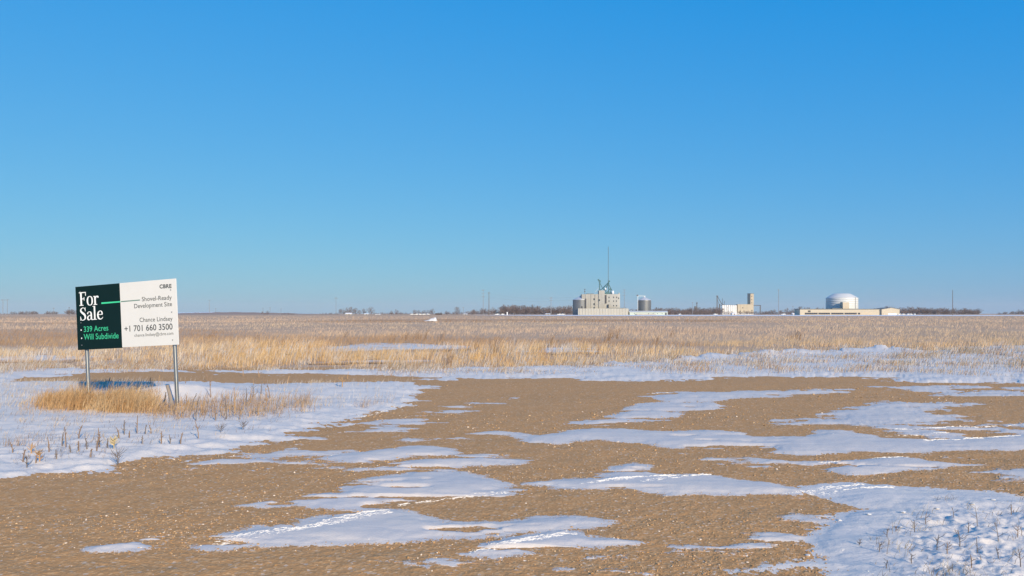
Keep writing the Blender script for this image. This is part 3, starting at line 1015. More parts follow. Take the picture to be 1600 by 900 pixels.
def build_sign_grass():
    parts = []
    # dense rust-orange clump round the left post
    n = 700
    px = rng.uniform(48, 242, n); py = np.where(px < 110, rng.uniform(622, 652, n), rng.uniform(632, 653, n))
    edge = np.interp(px, [48, 70, 140, 235, 242], [645, 648, 650, 656, 652])
    env = np.interp(px, [45, 60, 75, 100, 140, 200, 232, 245], [0.05, 0.5, 0.75, 0.8, 0.95, 1.0, 0.95, 0.25])
    env = env * np.clip(0.85 + 1.1 * fbm(px * 0.07, py * 0.0, 811, 3), 0.35, 1.35)
    keep = (py < edge) & (rng.random(n) < env + 0.1)
    px, py, env = px[keep], py[keep], env[keep]
    D = F * CAM_H / (py - HOR)
    tt = np.clip(.5 + 1.6 * fbm(px * .09, py * .12, 821, 3), 0, 1)[:, None]
    c = np.array((0.54, 0.31, 0.13)) * tt + np.array((0.66, 0.49, 0.29)) * (1 - tt)
    c = np.where((rng.random(len(px)) < .15)[:, None], np.array((0.36, 0.22, 0.11)), c)
    b = tufts(px, py, 17, np.full(len(px), 0.11), np.interp(py, [622, 632, 650], [.16, .20, .34]) * env * rng.uniform(.55, 1.25, len(px)), np.full(len(px), 0.0055), c, (0.05, 0.75), .5)
    parts.append(b)
    # thinner straw right of the right post
    n = 420
    px = 240 + 250 * rng.random(n) ** 1.5; py = rng.uniform(630, 662, n)
    lim = np.interp(px, [240, 300, 400, 490], [658, 664, 660, 650])
    keep = (py < lim) & ~((px < 272) & (py < 645)) & (py > np.interp(px, [240, 300, 420], [640, 634, 628]))
    px, py = px[keep], py[keep]
    c = np.where((rng.random(len(px)) < 0.6)[:, None], np.array((0.50, 0.33, 0.17)), np.array((0.33, 0.22, 0.15)))
    parts.append(tufts(px, py, 9, np.full(len(px), 0.13), 0.16 * rng.uniform(.4, 1.4, len(px)), np.full(len(px), 0.005), c, (0.05, 0.6)))
    # low stubble behind, in the shade of the board and along the road
    n = 2200
    px = rng.uniform(-100, 640, n); py = rng.uniform(590, 645, n)
    c = np.where((rng.random(n) < 0.5)[:, None], FROST * 0.9, STRAW * 0.8)
    cov = grid_lookup(SNOW_COVER, px, py)
    k = (cov > 0) & (rng.random(n) < np.interp(px, [-100, 120, 300, 420, 640], [.7, .8, .7, .35, .15]))
    k &= ~((px > 238) & (px < 420) & (py > 598))
    parts.append(tufts(px[k], py[k], 6, np.full(k.sum(), 0.16), np.full(k.sum(), 0.10), np.full(k.sum(), 0.005), c[k], (0.1, 0.8)))
    # stubble standing in the shade of the board, and stray stems thinning out around the clump
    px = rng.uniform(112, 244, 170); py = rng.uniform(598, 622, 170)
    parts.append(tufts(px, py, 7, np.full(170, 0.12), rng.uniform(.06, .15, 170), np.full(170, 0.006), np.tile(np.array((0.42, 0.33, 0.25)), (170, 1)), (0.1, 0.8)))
    px = rng.uniform(20, 300, 150); py = rng.normal(646, 7, 150)
    parts.append(tufts(px, py, 5, np.full(150, 0.10), rng.uniform(.05, .2, 150), np.full(150, 0.005), np.tile(np.array((0.55, 0.36, 0.18)), (150, 1)), (0.2, 1.0)))
    # scraps of grass in the front snow
    n = 900
    px = rng.uniform(-150, 560, n); py = rng.uniform(650, 738, n)
    cov = grid_lookup(SNOW_COVER, px, py)
    k = (cov > 0.5) & (rng.random(n) < 0.5 + 1.2 * fbm(px * .02, py * .06, 733, 3))
    c = np.where((rng.random(n) < 0.6)[:, None], np.array((0.30, 0.23, 0.18)), STRAW * 0.9)
    parts.append(tufts(px[k], py[k], 7, np.full(k.sum(), 0.11), np.full(k.sum(), 0.085), np.full(k.sum(), 0.0045), c[k], (0.2, 1.0)))
    for (x, y, s) in ((470, 640, 1.0), (462, 642, .9), (480, 640, 1.0), (475, 644, .8), (570, 640, .6), (580, 638, .6), (600, 636, .5), (565, 642, .6), (30, 708, .6), (20, 710, .6), (45, 707, .5)):
        parts.append(tufts(np.array([x]), np.array([y]), 26, np.array([0.10]), np.array([0.26 * s]), np.array([0.004]), np.array([(0.42, 0.30, 0.21)]), (0.1, 0.8)))
    A = [np.concatenate([p[i] for p in parts]) for i in range(6)]
    o = blades('verge_grass', *A)
    tag(o, 'rust-orange dry grass and straw growing around the sign posts in the snow', 'grass', kind='stuff')
    # low-right corner stubble
    n = 700
    px = rng.uniform(1350, 1900, n); py = 790 + 210 * rng.random(n)
    dn = fbm(px * 0.02, py * 0.03, 601, 3)
    k = rng.random(n) < 0.35 + 1.2 * dn
    px, py = px[k], py[k]
    D = F * CAM_H / (py - HOR); X = (px - 800) * D / F
    c = np.where((rng.random(len(px)) < 0.6)[:, None], np.array((0.25, 0.19, 0.14)), np.array((0.40, 0.33, 0.22)))
    b = list(tufts(px, py, 5, np.full(len(px), 0.05), rng.uniform(.035, .10, len(px)), np.full(len(px), 0.0036), c, (0.3, 1.7)))
    o = blades('corner_stubble', *b)
    tag(o, 'bent grey-tan grass stubble poking through rough snow, lower right corner', 'grass', kind='stuff')


build_sign_grass()


ORD = ['first', 'second', 'third', 'fourth', 'fifth', 'sixth', 'seventh', 'eighth', 'ninth', 'tenth', 'eleventh', 'twelfth', 'thirteenth', 'fourteenth', 'fifteenth', 'sixteenth',
       'seventeenth', 'eighteenth', 'nineteenth', 'twentieth', 'twenty-first', 'twenty-second', 'twenty-third', 'twenty-fourth', 'twenty-fifth', 'twenty-sixth', 'twenty-seventh', 'twenty-eighth']


def by_place(objs, what):
    """labels that tell a row of look-alikes apart by their order across the view"""
    objs = sorted(objs, key=lambda o: o.location.x / o.location.y)
    for i, o in enumerate(objs):
        o['label'] = ('leftmost' if i == 0 else 'rightmost' if i == len(objs) - 1 else ORD[i] + ' from left') + ' of the ' + what


# ------------------------------------------------------------------ single weeds
def weed_mesh(seed, h, r, nbranch, spread, kind='stalk'):
    rs = random.Random(seed)
    mb = MB()
    lean = (rs.uniform(-.15, .25), rs.uniform(-.15, .15))
    pts = [Vector((lean[0] * h * t * t + rs.uniform(-.01, .01) * h, lean[1] * h * t * t, h * t)) for t in (-.12, .3, .65, 1.0)]
    mb.tube(pts, [r, r * .9, r * .8, r * .45], 4)
    for i in range(nbranch):
        t = rs.uniform(.2, .9)
        k = min(int(t * 3), 2)
        b = pts[k] + (pts[k + 1] - pts[k]) * (t * 3 - k)
        a = rs.uniform(0, 6.28); L = h * spread * rs.uniform(.5, 1.0)
        m = b + Vector((math.cos(a) * L * .5, math.sin(a) * L * .5, L * .35))
        e = b + Vector((math.cos(a) * L * .8, math.sin(a) * L * .8, L * rs.uniform(.5, 1.0)))
        mb.tube([b, m, e], [r * .6, r * .5, r * .25], 3)
        if kind == 'bushy' and i % 2 == 0:
            e2 = m + Vector((math.cos(a + 1) * L * .5, math.sin(a + 1) * L * .5, L * .3))
            mb.tube([m, e2], [r * .4, r * .2], 3)
    return mb


def weed(px, py, hpx, mat, label, group, seed, nb=3, spread=.35, r=None, kind='stalk', name='dead_weed'):
    p = surf(px, py)
    D = p.y
    h = hpx * D / F
    o = weed_mesh(seed, h * 1.08, r or 0.0088, nb, spread, kind).build(name, mat)
    o.location = p
    o.rotation_euler = (0, 0, random.uniform(0, 6.28))
    return tag(o, label, 'weed', group)


L1 = 'thin brown dead weed stalk standing in the snow between road edge and sign'
G1 = 'weed stalks in the front snow of the left verge'
k = 100
row = []
for px, py, hp in [(77, 717, 22), (97, 703, 20), (103, 706, 30), (123, 692, 20), (136, 710, 18), (135, 694, 0), (151, 713, 25), (155, 707, 28), (168, 706, 14), (123, 714, 15),
                   (186, 693, 16), (194, 687, 22), (214, 685, 26), (202, 691, 10), (227, 686, 14), (236, 684, 12), (310, 691, 26), (110, 716, 12), (36, 728, 18), (56, 730, 16), (88, 724, 14), (142, 722, 12), (252, 702, 18), (266, 698, 14), (282, 700, 16), (20, 716, 16), (222, 700, 12)]:
    if hp:
        k += 1
        row.append(weed(px, py, hp, M['weed'] if k % 3 else M['weed_grey'], L1, G1, k, nb=4, spread=.24))
by_place(row, 'thin brown weed stalks in the snow between road and sign')
weed(49, 718, 14, M['weed_tan'], 'leftmost short tan weed tuft in the snow by the road edge', None, 61, 8, .6, kind='bushy')
weed(62, 729, 16, M['weed_tan'], 'rust-coloured bushy weed nearest the road at far left', None, 62, 14, .7, kind='bushy')
weed(178, 708, 15, M['weed_yellow'], 'small rounded straw-yellow weed clump in the left snow', None, 63, 34, .7, r=.006, kind='bushy')
weed(184, 728, 20, M['weed_grey'], 'wide sprawling grey weed close to the gravel edge, lower left', None, 64, 16, .9, r=.005, kind='bushy')
weed(42, 736, 18, M['weed_grey'], 'dark grey branching weed nearest the left picture edge', None, 65, 10, .7, r=.006, kind='bushy')
weed(535, 611, 14, M['weed_tan'], 'lone dark weed sprout on the smooth snow right of the signs drift', None, 66, 6, .6, r=.012, kind='bushy')
row = []
L2 = 'upright brown weed stalk in the straw right of the right sign post'
G2 = 'weed stalks right of the sign'
for px, py, hp in [(292, 640, 18), (306, 662, 36), (316, 654, 22), (337, 662, 26), (354, 660, 30), (366, 650, 38), (375, 660, 20), (385, 638, 26), (391, 634, 22), (403, 652, 16),
                   (408, 626, 22), (416, 636, 22), (421, 628, 22), (431, 652, 20), (390, 656, 12), (329, 630, 30), (300, 648, 26), (284, 656, 30), (345, 650, 16), (362, 640, 18)]:
    k += 1
    row.append(weed(px, py, hp, (M['weed_tan'], M['weed'], M['weed_grey'])[k % 3], L2, G2, k, nb=2, spread=.2, r=.0085))
by_place(row, 'upright weed stalks in the straw right of the sign')
row = []
L3 = 'short weed stalk at the far edge of the snow drift behind the sign'
G3 = 'weeds behind the drift'
for px, py, hp in [(324, 596, 12), (380, 588, 14), (329, 612, 22), (405, 590, 10), (414, 604, 16), (449, 603, 12), (440, 603, 7), (396, 604, 8), (290, 602, 8), (248, 600, 10), (235, 602, 8), (543, 592, 10)]:
    k += 1
    row.append(weed(px, py, hp, M['weed'] if k % 2 else M['weed_tan'], L3, G3, k, nb=2, spread=.25, r=.010))
by_place(row, 'short weed stalks behind the snow drift at the sign')
row = []
weed(396, 628, 18, M['weed_grey'], 'grey bent weed with forked top right of the signs straw', None, 71, 8, .7, r=.007, kind='bushy')
weed(345, 683, 10, M['weed_grey'], 'low grey creeping weed in the snow below the straw, left verge', None, 72, 14, 1.1, r=.005, kind='bushy')
weed(380, 676, 10, M['weed_grey'], 'low brown creeping weed nearest the gravel, right part of left verge', None, 73, 14, 1.2, r=.005, kind='bushy')
L4 = 'dark bare twiggy weed poking through the rough snow, lower right corner'
G4 = 'weeds in the lower right snow'
for px, py, hp, nb in [(1429, 838, 18, 3), (1446, 826, 16, 5), (1386, 848, 12, 6), (1527, 832, 30, 2), (1580, 812, 14, 2), (1490, 820, 14, 2), (1560, 858, 26, 4), (1513, 840, 14, 3), (1464, 868, 22, 8),
                       (1500, 866, 24, 9), (1480, 878, 16, 7), (1527, 872, 22, 3), (1374, 872, 12, 5), (1518, 896, 20, 4), (1424, 890, 14, 6), (1385, 896, 12, 5), (1590, 852, 18, 6), (1595, 895, 26, 6),
                       (1560, 884, 14, 5), (1400, 838, 8, 8), (1343, 860, 9, 9)]:
    k += 1
    row.append(weed(px, py, hp, (M['weed_grey'], M['weed'], M['weed_grey'])[k % 3], L4, G4, k, nb=nb, spread=.6, r=.0035, kind='bushy', name='twig_weed'))
by_place(row, 'dark twiggy weeds in the rough lower right snow')

# ------------------------------------------------------------------ the for-sale board
SC = Vector((-7.256, 15.017, 1.719))
S_YAW, S_ROLL, S_PIT = 0.350, 0.052, 0.003
_u = Vector((math.cos(S_YAW), -math.sin(S_YAW), 0)); _n = Vector((-math.sin(S_YAW), -math.cos(S_YAW), 0))
_v = Vector((0, 0, 1)) * math.cos(S_PIT) + _n * math.sin(S_PIT)
SU = _u * math.cos(S_ROLL) + _v * math.sin(S_ROLL)
SV = -_u * math.sin(S_ROLL) + _v * math.cos(S_ROLL)
SN = SU.cross(SV)
SW, SH = 2.44, 1.22
SIGN_BASE = SC - SV * (SH / 2 + 1.16)
SIGN_BASE.z = -0.03


def sp(u, v, n=0.0):
    return SC + SU * (u - SW / 2) + SV * (v - SH / 2) + SN * n - SIGN_BASE


def make_homography():
    src = [(113, 182), (1122, 97), (1150, 768), (140, 817)]
    dst = [(0, SH), (SW, SH), (SW, 0), (0, 0)]
    A, b = [], []
    for (x, y), (u, v) in zip(src, dst):
        A.append([x, y, 1, 0, 0, 0, -u * x, -u * y]); b.append(u)
        A.append([0, 0, 0, x, y, 1, -v * x, -v * y]); b.append(v)
    h = np.linalg.solve(np.array(A, float), np.array(b, float))
    return lambda x, y: ((h[0] * x + h[1] * y + h[2]) / (h[6] * x + h[7] * y + 1), (h[3] * x + h[4] * y + h[5]) / (h[6] * x + h[7] * y + 1))


HUV = make_homography()
sign = empty('for_sale_sign', SIGN_BASE, 0, 'large for-sale board, half dark green and half white, on two steel posts', 'sign')


def sbox(mb, u0, u1, v0, v1, n0, n1):
    vs = [sp(u, v, n) for n in (n0, n1) for (u, v) in ((u0, v0), (u1, v0), (u1, v1), (u0, v1))]
    return mb.add(vs, [(3, 2, 1, 0), (4, 5, 6, 7), (0, 1, 5, 4), (1, 2, 6, 5), (2, 3, 7, 6), (3, 0, 4, 7)])


U_MID = HUV(572, 470)[0]
dark_panel = sbox(MB(), 0, U_MID - 0.003, 0, SH, -0.016, 0.0).build('dark_panel', M['sign_dark'], sign)
dark_panel['label'] = 'dark green left half of the board'
white_panel = sbox(MB(), U_MID + 0.003, SW, 0.012, SH, -0.016, 0.003).build('white_panel', M['sign_white'], sign)
white_panel['label'] = 'white right half of the board'
for u in (0.165, 2.30):
    mb = MB()
    pl = []
    # galvanised square tube with rounded corners
    R, c = 0.029, 0.008
    prof = [(-R + c, -R), (R - c, -R), (R, -R + c), (R, R - c), (R - c, R), (-R + c, R), (-R, R - c), (-R, -R + c)]
    lo = [sp(u + a, -1.22, -0.058 + b) for a, b in prof]
    hi = [sp(u + a, SH - 0.06, -0.058 + b) for a, b in prof]
    n = len(prof)
    mb.add(lo + hi, [tuple(range(n - 1, -1, -1)), tuple(range(n, 2 * n))] + [(i, (i + 1) % n, n + (i + 1) % n, n + i) for i in range(n)])
    mb.build('post', M['galv'], sign)


def bolt(x, y, par):
    u, v = HUV(x, y)
    mb = MB()
    ring = [(math.cos(a * math.pi / 4) * 0.012, math.sin(a * math.pi / 4) * 0.012) for a in range(8)]
    lo = [sp(u + a, v + b, 0.0) for a, b in ring]
    hi = [sp(u + a * .8, v + b * .8, 0.012) for a, b in ring]
    mb.add(lo + hi, [tuple(range(8, 16))] + [(i, (i + 1) % 8, 8 + (i + 1) % 8, 8 + i) for i in range(8)])
    mb.build('bolt', M['bolt'], par)


for x, y in ((172, 543), (181, 768), (162, 230)): bolt(x, y, dark_panel)
for x, y in ((1075, 212), (1085, 435), (1094, 715)): bolt(x, y, white_panel)


def place_flat(verts2, faces, name, mat, par, n0):
    mb = MB()
    mb.add([sp(u, v, n0 + dz) for (u, v, dz) in verts2], faces)
    return mb.build(name, mat, par)


def text_mesh(s, spacing=1.0, bold=0.0):
    cu = bpy.data.curves.new('t', 'FONT')
    cu.body = s
    cu.size = 1.0
    cu.space_character = spacing
    cu.offset = bold
    cu.resolution_u = 4
    ob = bpy.data.objects.new('t', cu)
    col.objects.link(ob)
    dg = bpy.context.evaluated_depsgraph_get()
    me = bpy.data.meshes.new_from_object(ob.evaluated_get(dg))
    V = [tuple(v.co) for v in me.vertices]; Fs = [tuple(p.vertices) for p in me.polygons]
    bpy.data.objects.remove(ob); bpy.data.curves.remove(cu); bpy.data.meshes.remove(me)
    return V, Fs


CAP = None


def sans(s, bl, br, cap, mat, par, n0, bold=0.0, spacing=1.0, name='lettering'):
    """text line between two baseline points of the board, cap = capital height, in sign-photo units"""
    global CAP
    if CAP is None:
        V, _ = text_mesh('H'); CAP = max(v[1] for v in V)
    V, Fs = text_mesh(s, spacing, bold)
    x0 = min(v[0] for v in V); x1 = max(v[0] for v in V)
    u0, v0 = HUV(*bl); u1, v1 = HUV(*br)
    ut, vt = HUV(bl[0], bl[1] - cap)
    capm = vt - v0
    out = []
    for x, y, _ in V:
        t = (x - x0) / (x1 - x0)
        out.append((u0 + (u1 - u0) * t, (v0 + (v1 - v0)) / 1 * 0 + v0 + (v1 - v0) * t + y / CAP * capm, 0.0))
    # one mesh per word: cut at the widest gaps between the glyphs
    nw = len(s.split())
    iv = sorted((min(V[i][0] for i in f), max(V[i][0] for i in f)) for f in Fs)
    gaps, hi = [], iv[0][1]
    for a, b in iv[1:]:
        if a > hi: gaps.append((a - hi, (a + hi) / 2))
        hi = max(hi, b)
    cuts = sorted(c for _, c in sorted(gaps, reverse=True)[:nw - 1]) + [1e9]
    lo = -1e9
    for c in cuts:
        fs = [f for f in Fs if lo < V[f[0]][0] <= c]
        lo = c
        used = sorted({i for f in fs for i in f})
        mp = {i: j for j, i in enumerate(used)}
        place_flat([out[i] for i in used], [tuple(mp[i] for i in f) for f in fs], name, mat, par, n0)


NW, ND = 0.0045, 0.0015
sans('CBRE', (962, 197), (1083, 191), 37, M['print_grey'], white_panel, NW, 0.035, 1.08)
sans('Shovel-Ready', (785, 327), (1085, 308), 43, M['print_grey'], white_panel, NW, 0.004)
sans('Development Site', (708, 397), (1087, 374), 43, M['print_grey'], white_panel, NW, 0.004)
sans('Chance Lindsey', (762, 535), (1093, 521), 42, M['print_grey'], white_panel, NW, 0.004)
sans('+1 701 660 3500', (610, 633), (1093, 609), 58, M['print_grey'], white_panel, NW, 0.010, 1.0)
sans('chance.lindsey@cbre.com', (710, 684), (1100, 662), 30, M['print_grey'], white_panel, NW, 0.0)
sans('339 Acres', (200, 635), (446, 619), 54, M['print_green'], dark_panel, ND, 0.006)
sans('Will Subdivide', (200, 713), (550, 698), 56, M['print_green'], dark_panel, ND, 0.006)
for x, y in ((173, 616), (178, 698)):
    u, v = HUV(x, y)
    ring = [(u + 0.014 * math.cos(a * math.pi / 6), v + 0.014 * math.sin(a * math.pi / 6), 0) for a in range(12)]
    place_flat(ring, [tuple(range(12))], 'bullet', M['print_white'], dark_panel, ND)


def strip(x0, y0, x1, y1, t0, t1, mat, par, n0):
    pts = [HUV(x0, y0 + t0 / 2), HUV(x1, y1 + t1 / 2), HUV(x1, y1 - t1 / 2), HUV(x0, y0 - t0 / 2)]
    place_flat([(*p, 0) for p in pts], [(0, 1, 2, 3)], 'rule_line', mat, par, n0)


strip(376, 346, 566, 331, 16, 13, M['print_bright'], dark_panel, ND)
strip(574, 330, 765, 314, 11, 10, M['print_greygreen'], white_panel, NW)


def cat(pts, per=6):
    P_ = [pts[0]] + list(pts) + [pts[-1]]
    out = []
    for i in range(1, len(P_) - 2):
        for j in range(per):
            t = j / per
            out.append(tuple(0.5 * (2 * P_[i][k] + (-P_[i - 1][k] + P_[i + 1][k]) * t + (2 * P_[i - 1][k] - 5 * P_[i][k] + 4 * P_[i + 1][k] - P_[i + 2][k]) * t * t
                                    + (-P_[i - 1][k] + 3 * P_[i][k] - 3 * P_[i + 1][k] + P_[i + 2][k]) * t ** 3) for k in range(3)))
    out.append(tuple(pts[-1]))
    return out


def R_(x0, x1, y0, y1): return ('r', x0, x1, y0, y1)


def C_(*p): return ('c', p)


def ring_(cx, cy, rx, ry, ws, wt):
    p = []
    for k in range(29):
        a = 2 * math.pi * k / 28
        p.append((cx + (rx - ws * .5 * abs(math.cos(a))) * math.cos(a), cy + (ry - wt * .5) * math.sin(a), wt + (ws - wt) * abs(math.cos(a)) ** 1.3))
    return ('raw', p)


GLYPH = {
    'F': (0.66, [R_(.10, .25, .045, .94), R_(0, .62, .935, 1), R_(.56, .62, .72, .94), R_(.25, .46, .47, .53), R_(.42, .47, .37, .63), R_(0, .37, 0, .05)]),
    'o': (0.62, [ring_(.30, .325, .285, .345, .135, .045)]),
    'r': (0.46, [R_(.08, .22, .04, .65), R_(0, .33, 0, .05), R_(0, .10, .60, .65), C_((.20, .46, .05), (.27, .59, .07), (.36, .62, .10), (.42, .56, .13), (.42, .51, .05))]),
    'S': (0.60, [C_((.50, .76, .045), (.43, .93, .05), (.28, .975, .05), (.13, .89, .10), (.10, .74, .14), (.22, .60, .16), (.38, .48, .17), (.47, .32, .15), (.45, .13, .11), (.29, .03, .05), (.14, .05, .05), (.06, .27, .045)),
                 R_(.48, .525, .70, 1.0), R_(.03, .075, 0.0, .32)]),
    'a': (0.57, [C_((.40, .38, .05), (.22, .33, .07), (.10, .2, .13), (.14, .05, .11), (.26, .03, .05), (.40, .13, .05)), R_(.36, .495, .09, .50),
                 C_((.10, .47, .11), (.13, .58, .07), (.25, .64, .05), (.38, .60, .09), (.428, .49, .135)), C_((.43, .12, .13), (.49, .02, .07), (.57, .04, .03))]),
    'l': (0.36, [R_(.10, .235, .04, 1.06), R_(0, .34, 0, .05), R_(0, .11, 1.01, 1.06)]),
    'e': (0.58, [R_(.12, .50, .345, .395), C_((.48, .37, .10), (.45, .56, .10), (.31, .65, .05), (.14, .54, .11), (.09, .33, .14), (.15, .11, .13), (.31, .02, .07), (.46, .08, .05), (.53, .18, .03))]),
}


def serif(word, bl, br, cap, mat, par, n0):
    polys = []
    x = 0.0
    dz = 0.0
    for ch in word:
        adv, strokes = GLYPH[ch]
        for s in strokes:
            dz += 0.00012
            if s[0] == 'r':
                polys.append(([(x + s[1], s[3], dz), (x + s[2], s[3], dz), (x + s[2], s[4], dz), (x + s[1], s[4], dz)], [(0, 1, 2, 3)]))
            else:
                p = cat(s[1]) if s[0] == 'c' else s[1]
                vs, fs = [], []
                for i, (a, b, w) in enumerate(p):
                    q0 = p[max(i - 1, 0)]; q1 = p[min(i + 1, len(p) - 1)]
                    dx, dy = q1[0] - q0[0], q1[1] - q0[1]
                    L = math.hypot(dx, dy) or 1
                    nx, ny = -dy / L, dx / L
                    vs += [(x + a + nx * w / 2, b + ny * w / 2, dz), (x + a - nx * w / 2, b - ny * w / 2, dz)]
                    if i: fs.append((2 * i - 2, 2 * i - 1, 2 * i + 1, 2 * i))
                polys.append((vs, fs))
        x += adv
    tot = x - 0.04
    u0, v0 = HUV(*bl); u1, v1 = HUV(*br)
    _, vt = HUV(bl[0], bl[1] - cap)
    capm = vt - v0
    V, Fs = [], []
    for vs, fs in polys:
        o = len(V)
        for a, b, d in vs:
            t = a / tot
            V.append((u0 + (u1 - u0) * t, v0 + (v1 - v0) * t + b * capm, d))
        Fs += [tuple(i + o for i in f) for f in fs]
    place_flat(V, Fs, 'lettering', mat, par, n0)


serif('For', (156, 373), (345, 360), 136, M['print_white'], dark_panel, ND)
serif('Sale', (163, 522), (394, 506), 130, M['print_white'], dark_panel, ND)


# bar widened to cover the right post's cast shadow, a thin stick and a dark marker behind
def stake(px0, py0, px1, py1, w, label, mat, D=None):
    b = surf(px0, py0) if D is None else Vector((gx(px0, D), D, zat(py0, D)))
    t = Vector((gx(px1, b.y), b.y + 0.05, zat(py1, b.y)))
    mb = MB()
    d = (t - b)
    mb.tube([b - d * .2 - b, b - b, b + d * .55 + Vector((w * .2, 0, 0)) - b, t - b], [w, w, w * .92, w * .8], 7)
    o = mb.build('stake_bar', mat)
    o.location = b
    tag(o, label, 'stake')


stake(270, 643, 259.5, 602, 0.034, 'grey stake-like bar leaning left over the cast shadow of the right sign post', M['wood'])
stake(256, 637, 257.5, 613, 0.013, 'thin grey stick upright just left of the leaning bar', M['wood'])
stake(170.5, 599, 170.5, 590, 0.016, 'small black marker stake standing behind the sign boards shadow', M['dark'])

# ------------------------------------------------------------------ far side of the field
def sheet(name, outline, mat, z=-0.01, kind='structure'):
    me = bpy.data.meshes.new(name)
    pts = [(x, y, z) for x, y in outline]
    me.from_pydata(pts, [], [tuple(range(len(pts)))])
    me.materials.append(mat)
    return tag(link(bpy.data.objects.new(name, me)), kind=kind)


def far_outline(rows):
    """rows of (px, near distance, far distance) -> outline"""
    a = [(gx(p, d0), d0) for p, d0, d1 in rows]
    b = [(gx(p, d1), d1) for p, d0, d1 in rows]
    return a + b[::-1]


sheet('snow_strip', far_outline([(740, 900, 960), (780, 800, 990), (860, 640, 1020), (1000, 600, 1020), (1200, 600, 1020), (1400, 600, 1020), (1500, 600, 1000), (1620, 620, 1000), (1900, 640, 1000)]), M['far_snow'], z=0.02)

# low rise on the left horizon
def build_hill():
    D = 1500
    prof = [(240, 0), (282, 3.2), (330, 4.6), (370, 4.8), (430, 3.4), (480, 1.6), (530, 0.4), (560, 0.0)]
    V, q = [], []
    xs = np.linspace(230, 570, 60)
    for p in xs:
        h = np.interp(p, [a for a, _ in prof], [b for _, b in prof]) + 0.25 * math.sin(p * 0.21) * (1 if 260 < p < 520 else 0)
        for dd, f in ((-220, 0), (-120, .45), (-40, .9), (0, 1.0), (80, .8), (220, 0)):
            V.append((gx(p, D + dd), D + dd, -0.3 + max(h, 0) * f))
    for i in range(len(xs) - 1):
        for j in range(5):
            a = i * 6 + j
            q.append((a, a + 6, a + 7, a + 1))
    me = np_mesh('hill', V, q, smooth=True)
    me.materials.append(M['hill'])
    tag(link(bpy.data.objects.new('hill', me)), kind='structure')
    V, q = [], []
    for i, p in enumerate(np.linspace(276, 336, 20)):
        h = np.interp(p, [a for a, _ in prof], [b for _, b in prof])
        V += [(gx(p, D - 60), D - 60, -0.3 + h * .78 + .25), (gx(p, D + 5), D + 5, -0.3 + h + .45)]
        if i: q.append((2 * i - 2, 2 * i, 2 * i + 1, 2 * i - 1))
    me = np_mesh('hill_snow', V, q, smooth=True)
    me.materials.append(M['far_snow'])
    tag(link(bpy.data.objects.new('hill_snow', me)), kind='structure')


build_hill()


# ------------------------------------------------------------------ bare trees
def tree_geo(seed, h, w, r0=0.22):
    """trunk and crown as (points, radii): limbs fan from the trunk through an egg-shaped crown, twigs on their outer halves"""
    rs = random.Random(seed)
    lean = rs.uniform(-.05, .05) * h
    trunk = [([Vector((0, 0, -.3)), Vector((lean * .4, 0, h * .3)), Vector((lean, 0, h * .62))], [r0, r0 * .75, r0 * .4])]
    crown = []
    for i in range(46):
        a = rs.uniform(0, 6.28); q = rs.random() ** .5; el = rs.uniform(-.75, 1.0)
        rad = math.sqrt(max(1 - el * el, 0)) * (.6 + .4 * q)
        e = Vector((lean + math.cos(a) * rad * w * h, math.sin(a) * rad * w * h, h * (.57 + .43 * el * (.8 + .2 * q))))
        zb = min(max(e.z - rs.uniform(.2, .42) * h, h * .12), h * .6)
        b = Vector((lean * zb / h, 0, zb))
        m = b.lerp(e, .5) + Vector((math.cos(a), math.sin(a), -.3)) * h * .05
        r = max(r0 * .32, .06)
        crown.append(([b, m, e], [r, r * .8, r * .5]))
        for j in range(5):
            p = m.lerp(e, rs.uniform(0, 1))
            d = Vector((rs.gauss(0, 1), rs.gauss(0, 1), rs.uniform(0, 1.4))).normalized() * h * rs.uniform(.06, .15)
            crown.append(([p, p + d * .5 + Vector((0, 0, .01 * h)), p + d], [.055, .05, .04]))
    return trunk, crown


def geo_mb(lst, n=3, minr=0.0):
    mb = MB()
    for pts, rr in lst:
        mb.tube(pts, [max(r, minr) for r in rr], n, cap=False)
    return mb


TREES = [tree_geo(s, 10.0, w, r0=.25) for s, w in ((1, .42), (2, .52), (3, .38), (4, .56), (6, .46))]
TREE_ME = []
for tr, cr in TREES:
    a = geo_mb(tr, 5); b = geo_mb(cr, 3, 0.05)
    ms = []
    for mb, nm in ((a, 'trunk'), (b, 'crown')):
        me = bpy.data.meshes.new(nm); me.from_pydata(mb.v, [], mb.f); me.materials.append(M['bark']); ms.append(me)
    TREE_ME.append(ms)


def tree(px, D, hpx, wscale, label, group=None, v=0):
    s = hpx * D / F / 10.0
    t = empty('bare_tree', (gx(px, D), D, -0.1), random.uniform(0, 6.28), label, 'tree', group)
    t.scale = (s * wscale, s * wscale, s)
    for me, nm in zip(TREE_ME[v % 5], ('trunk', 'crown')):
        link(bpy.data.objects.new(nm, me), t)
    return t


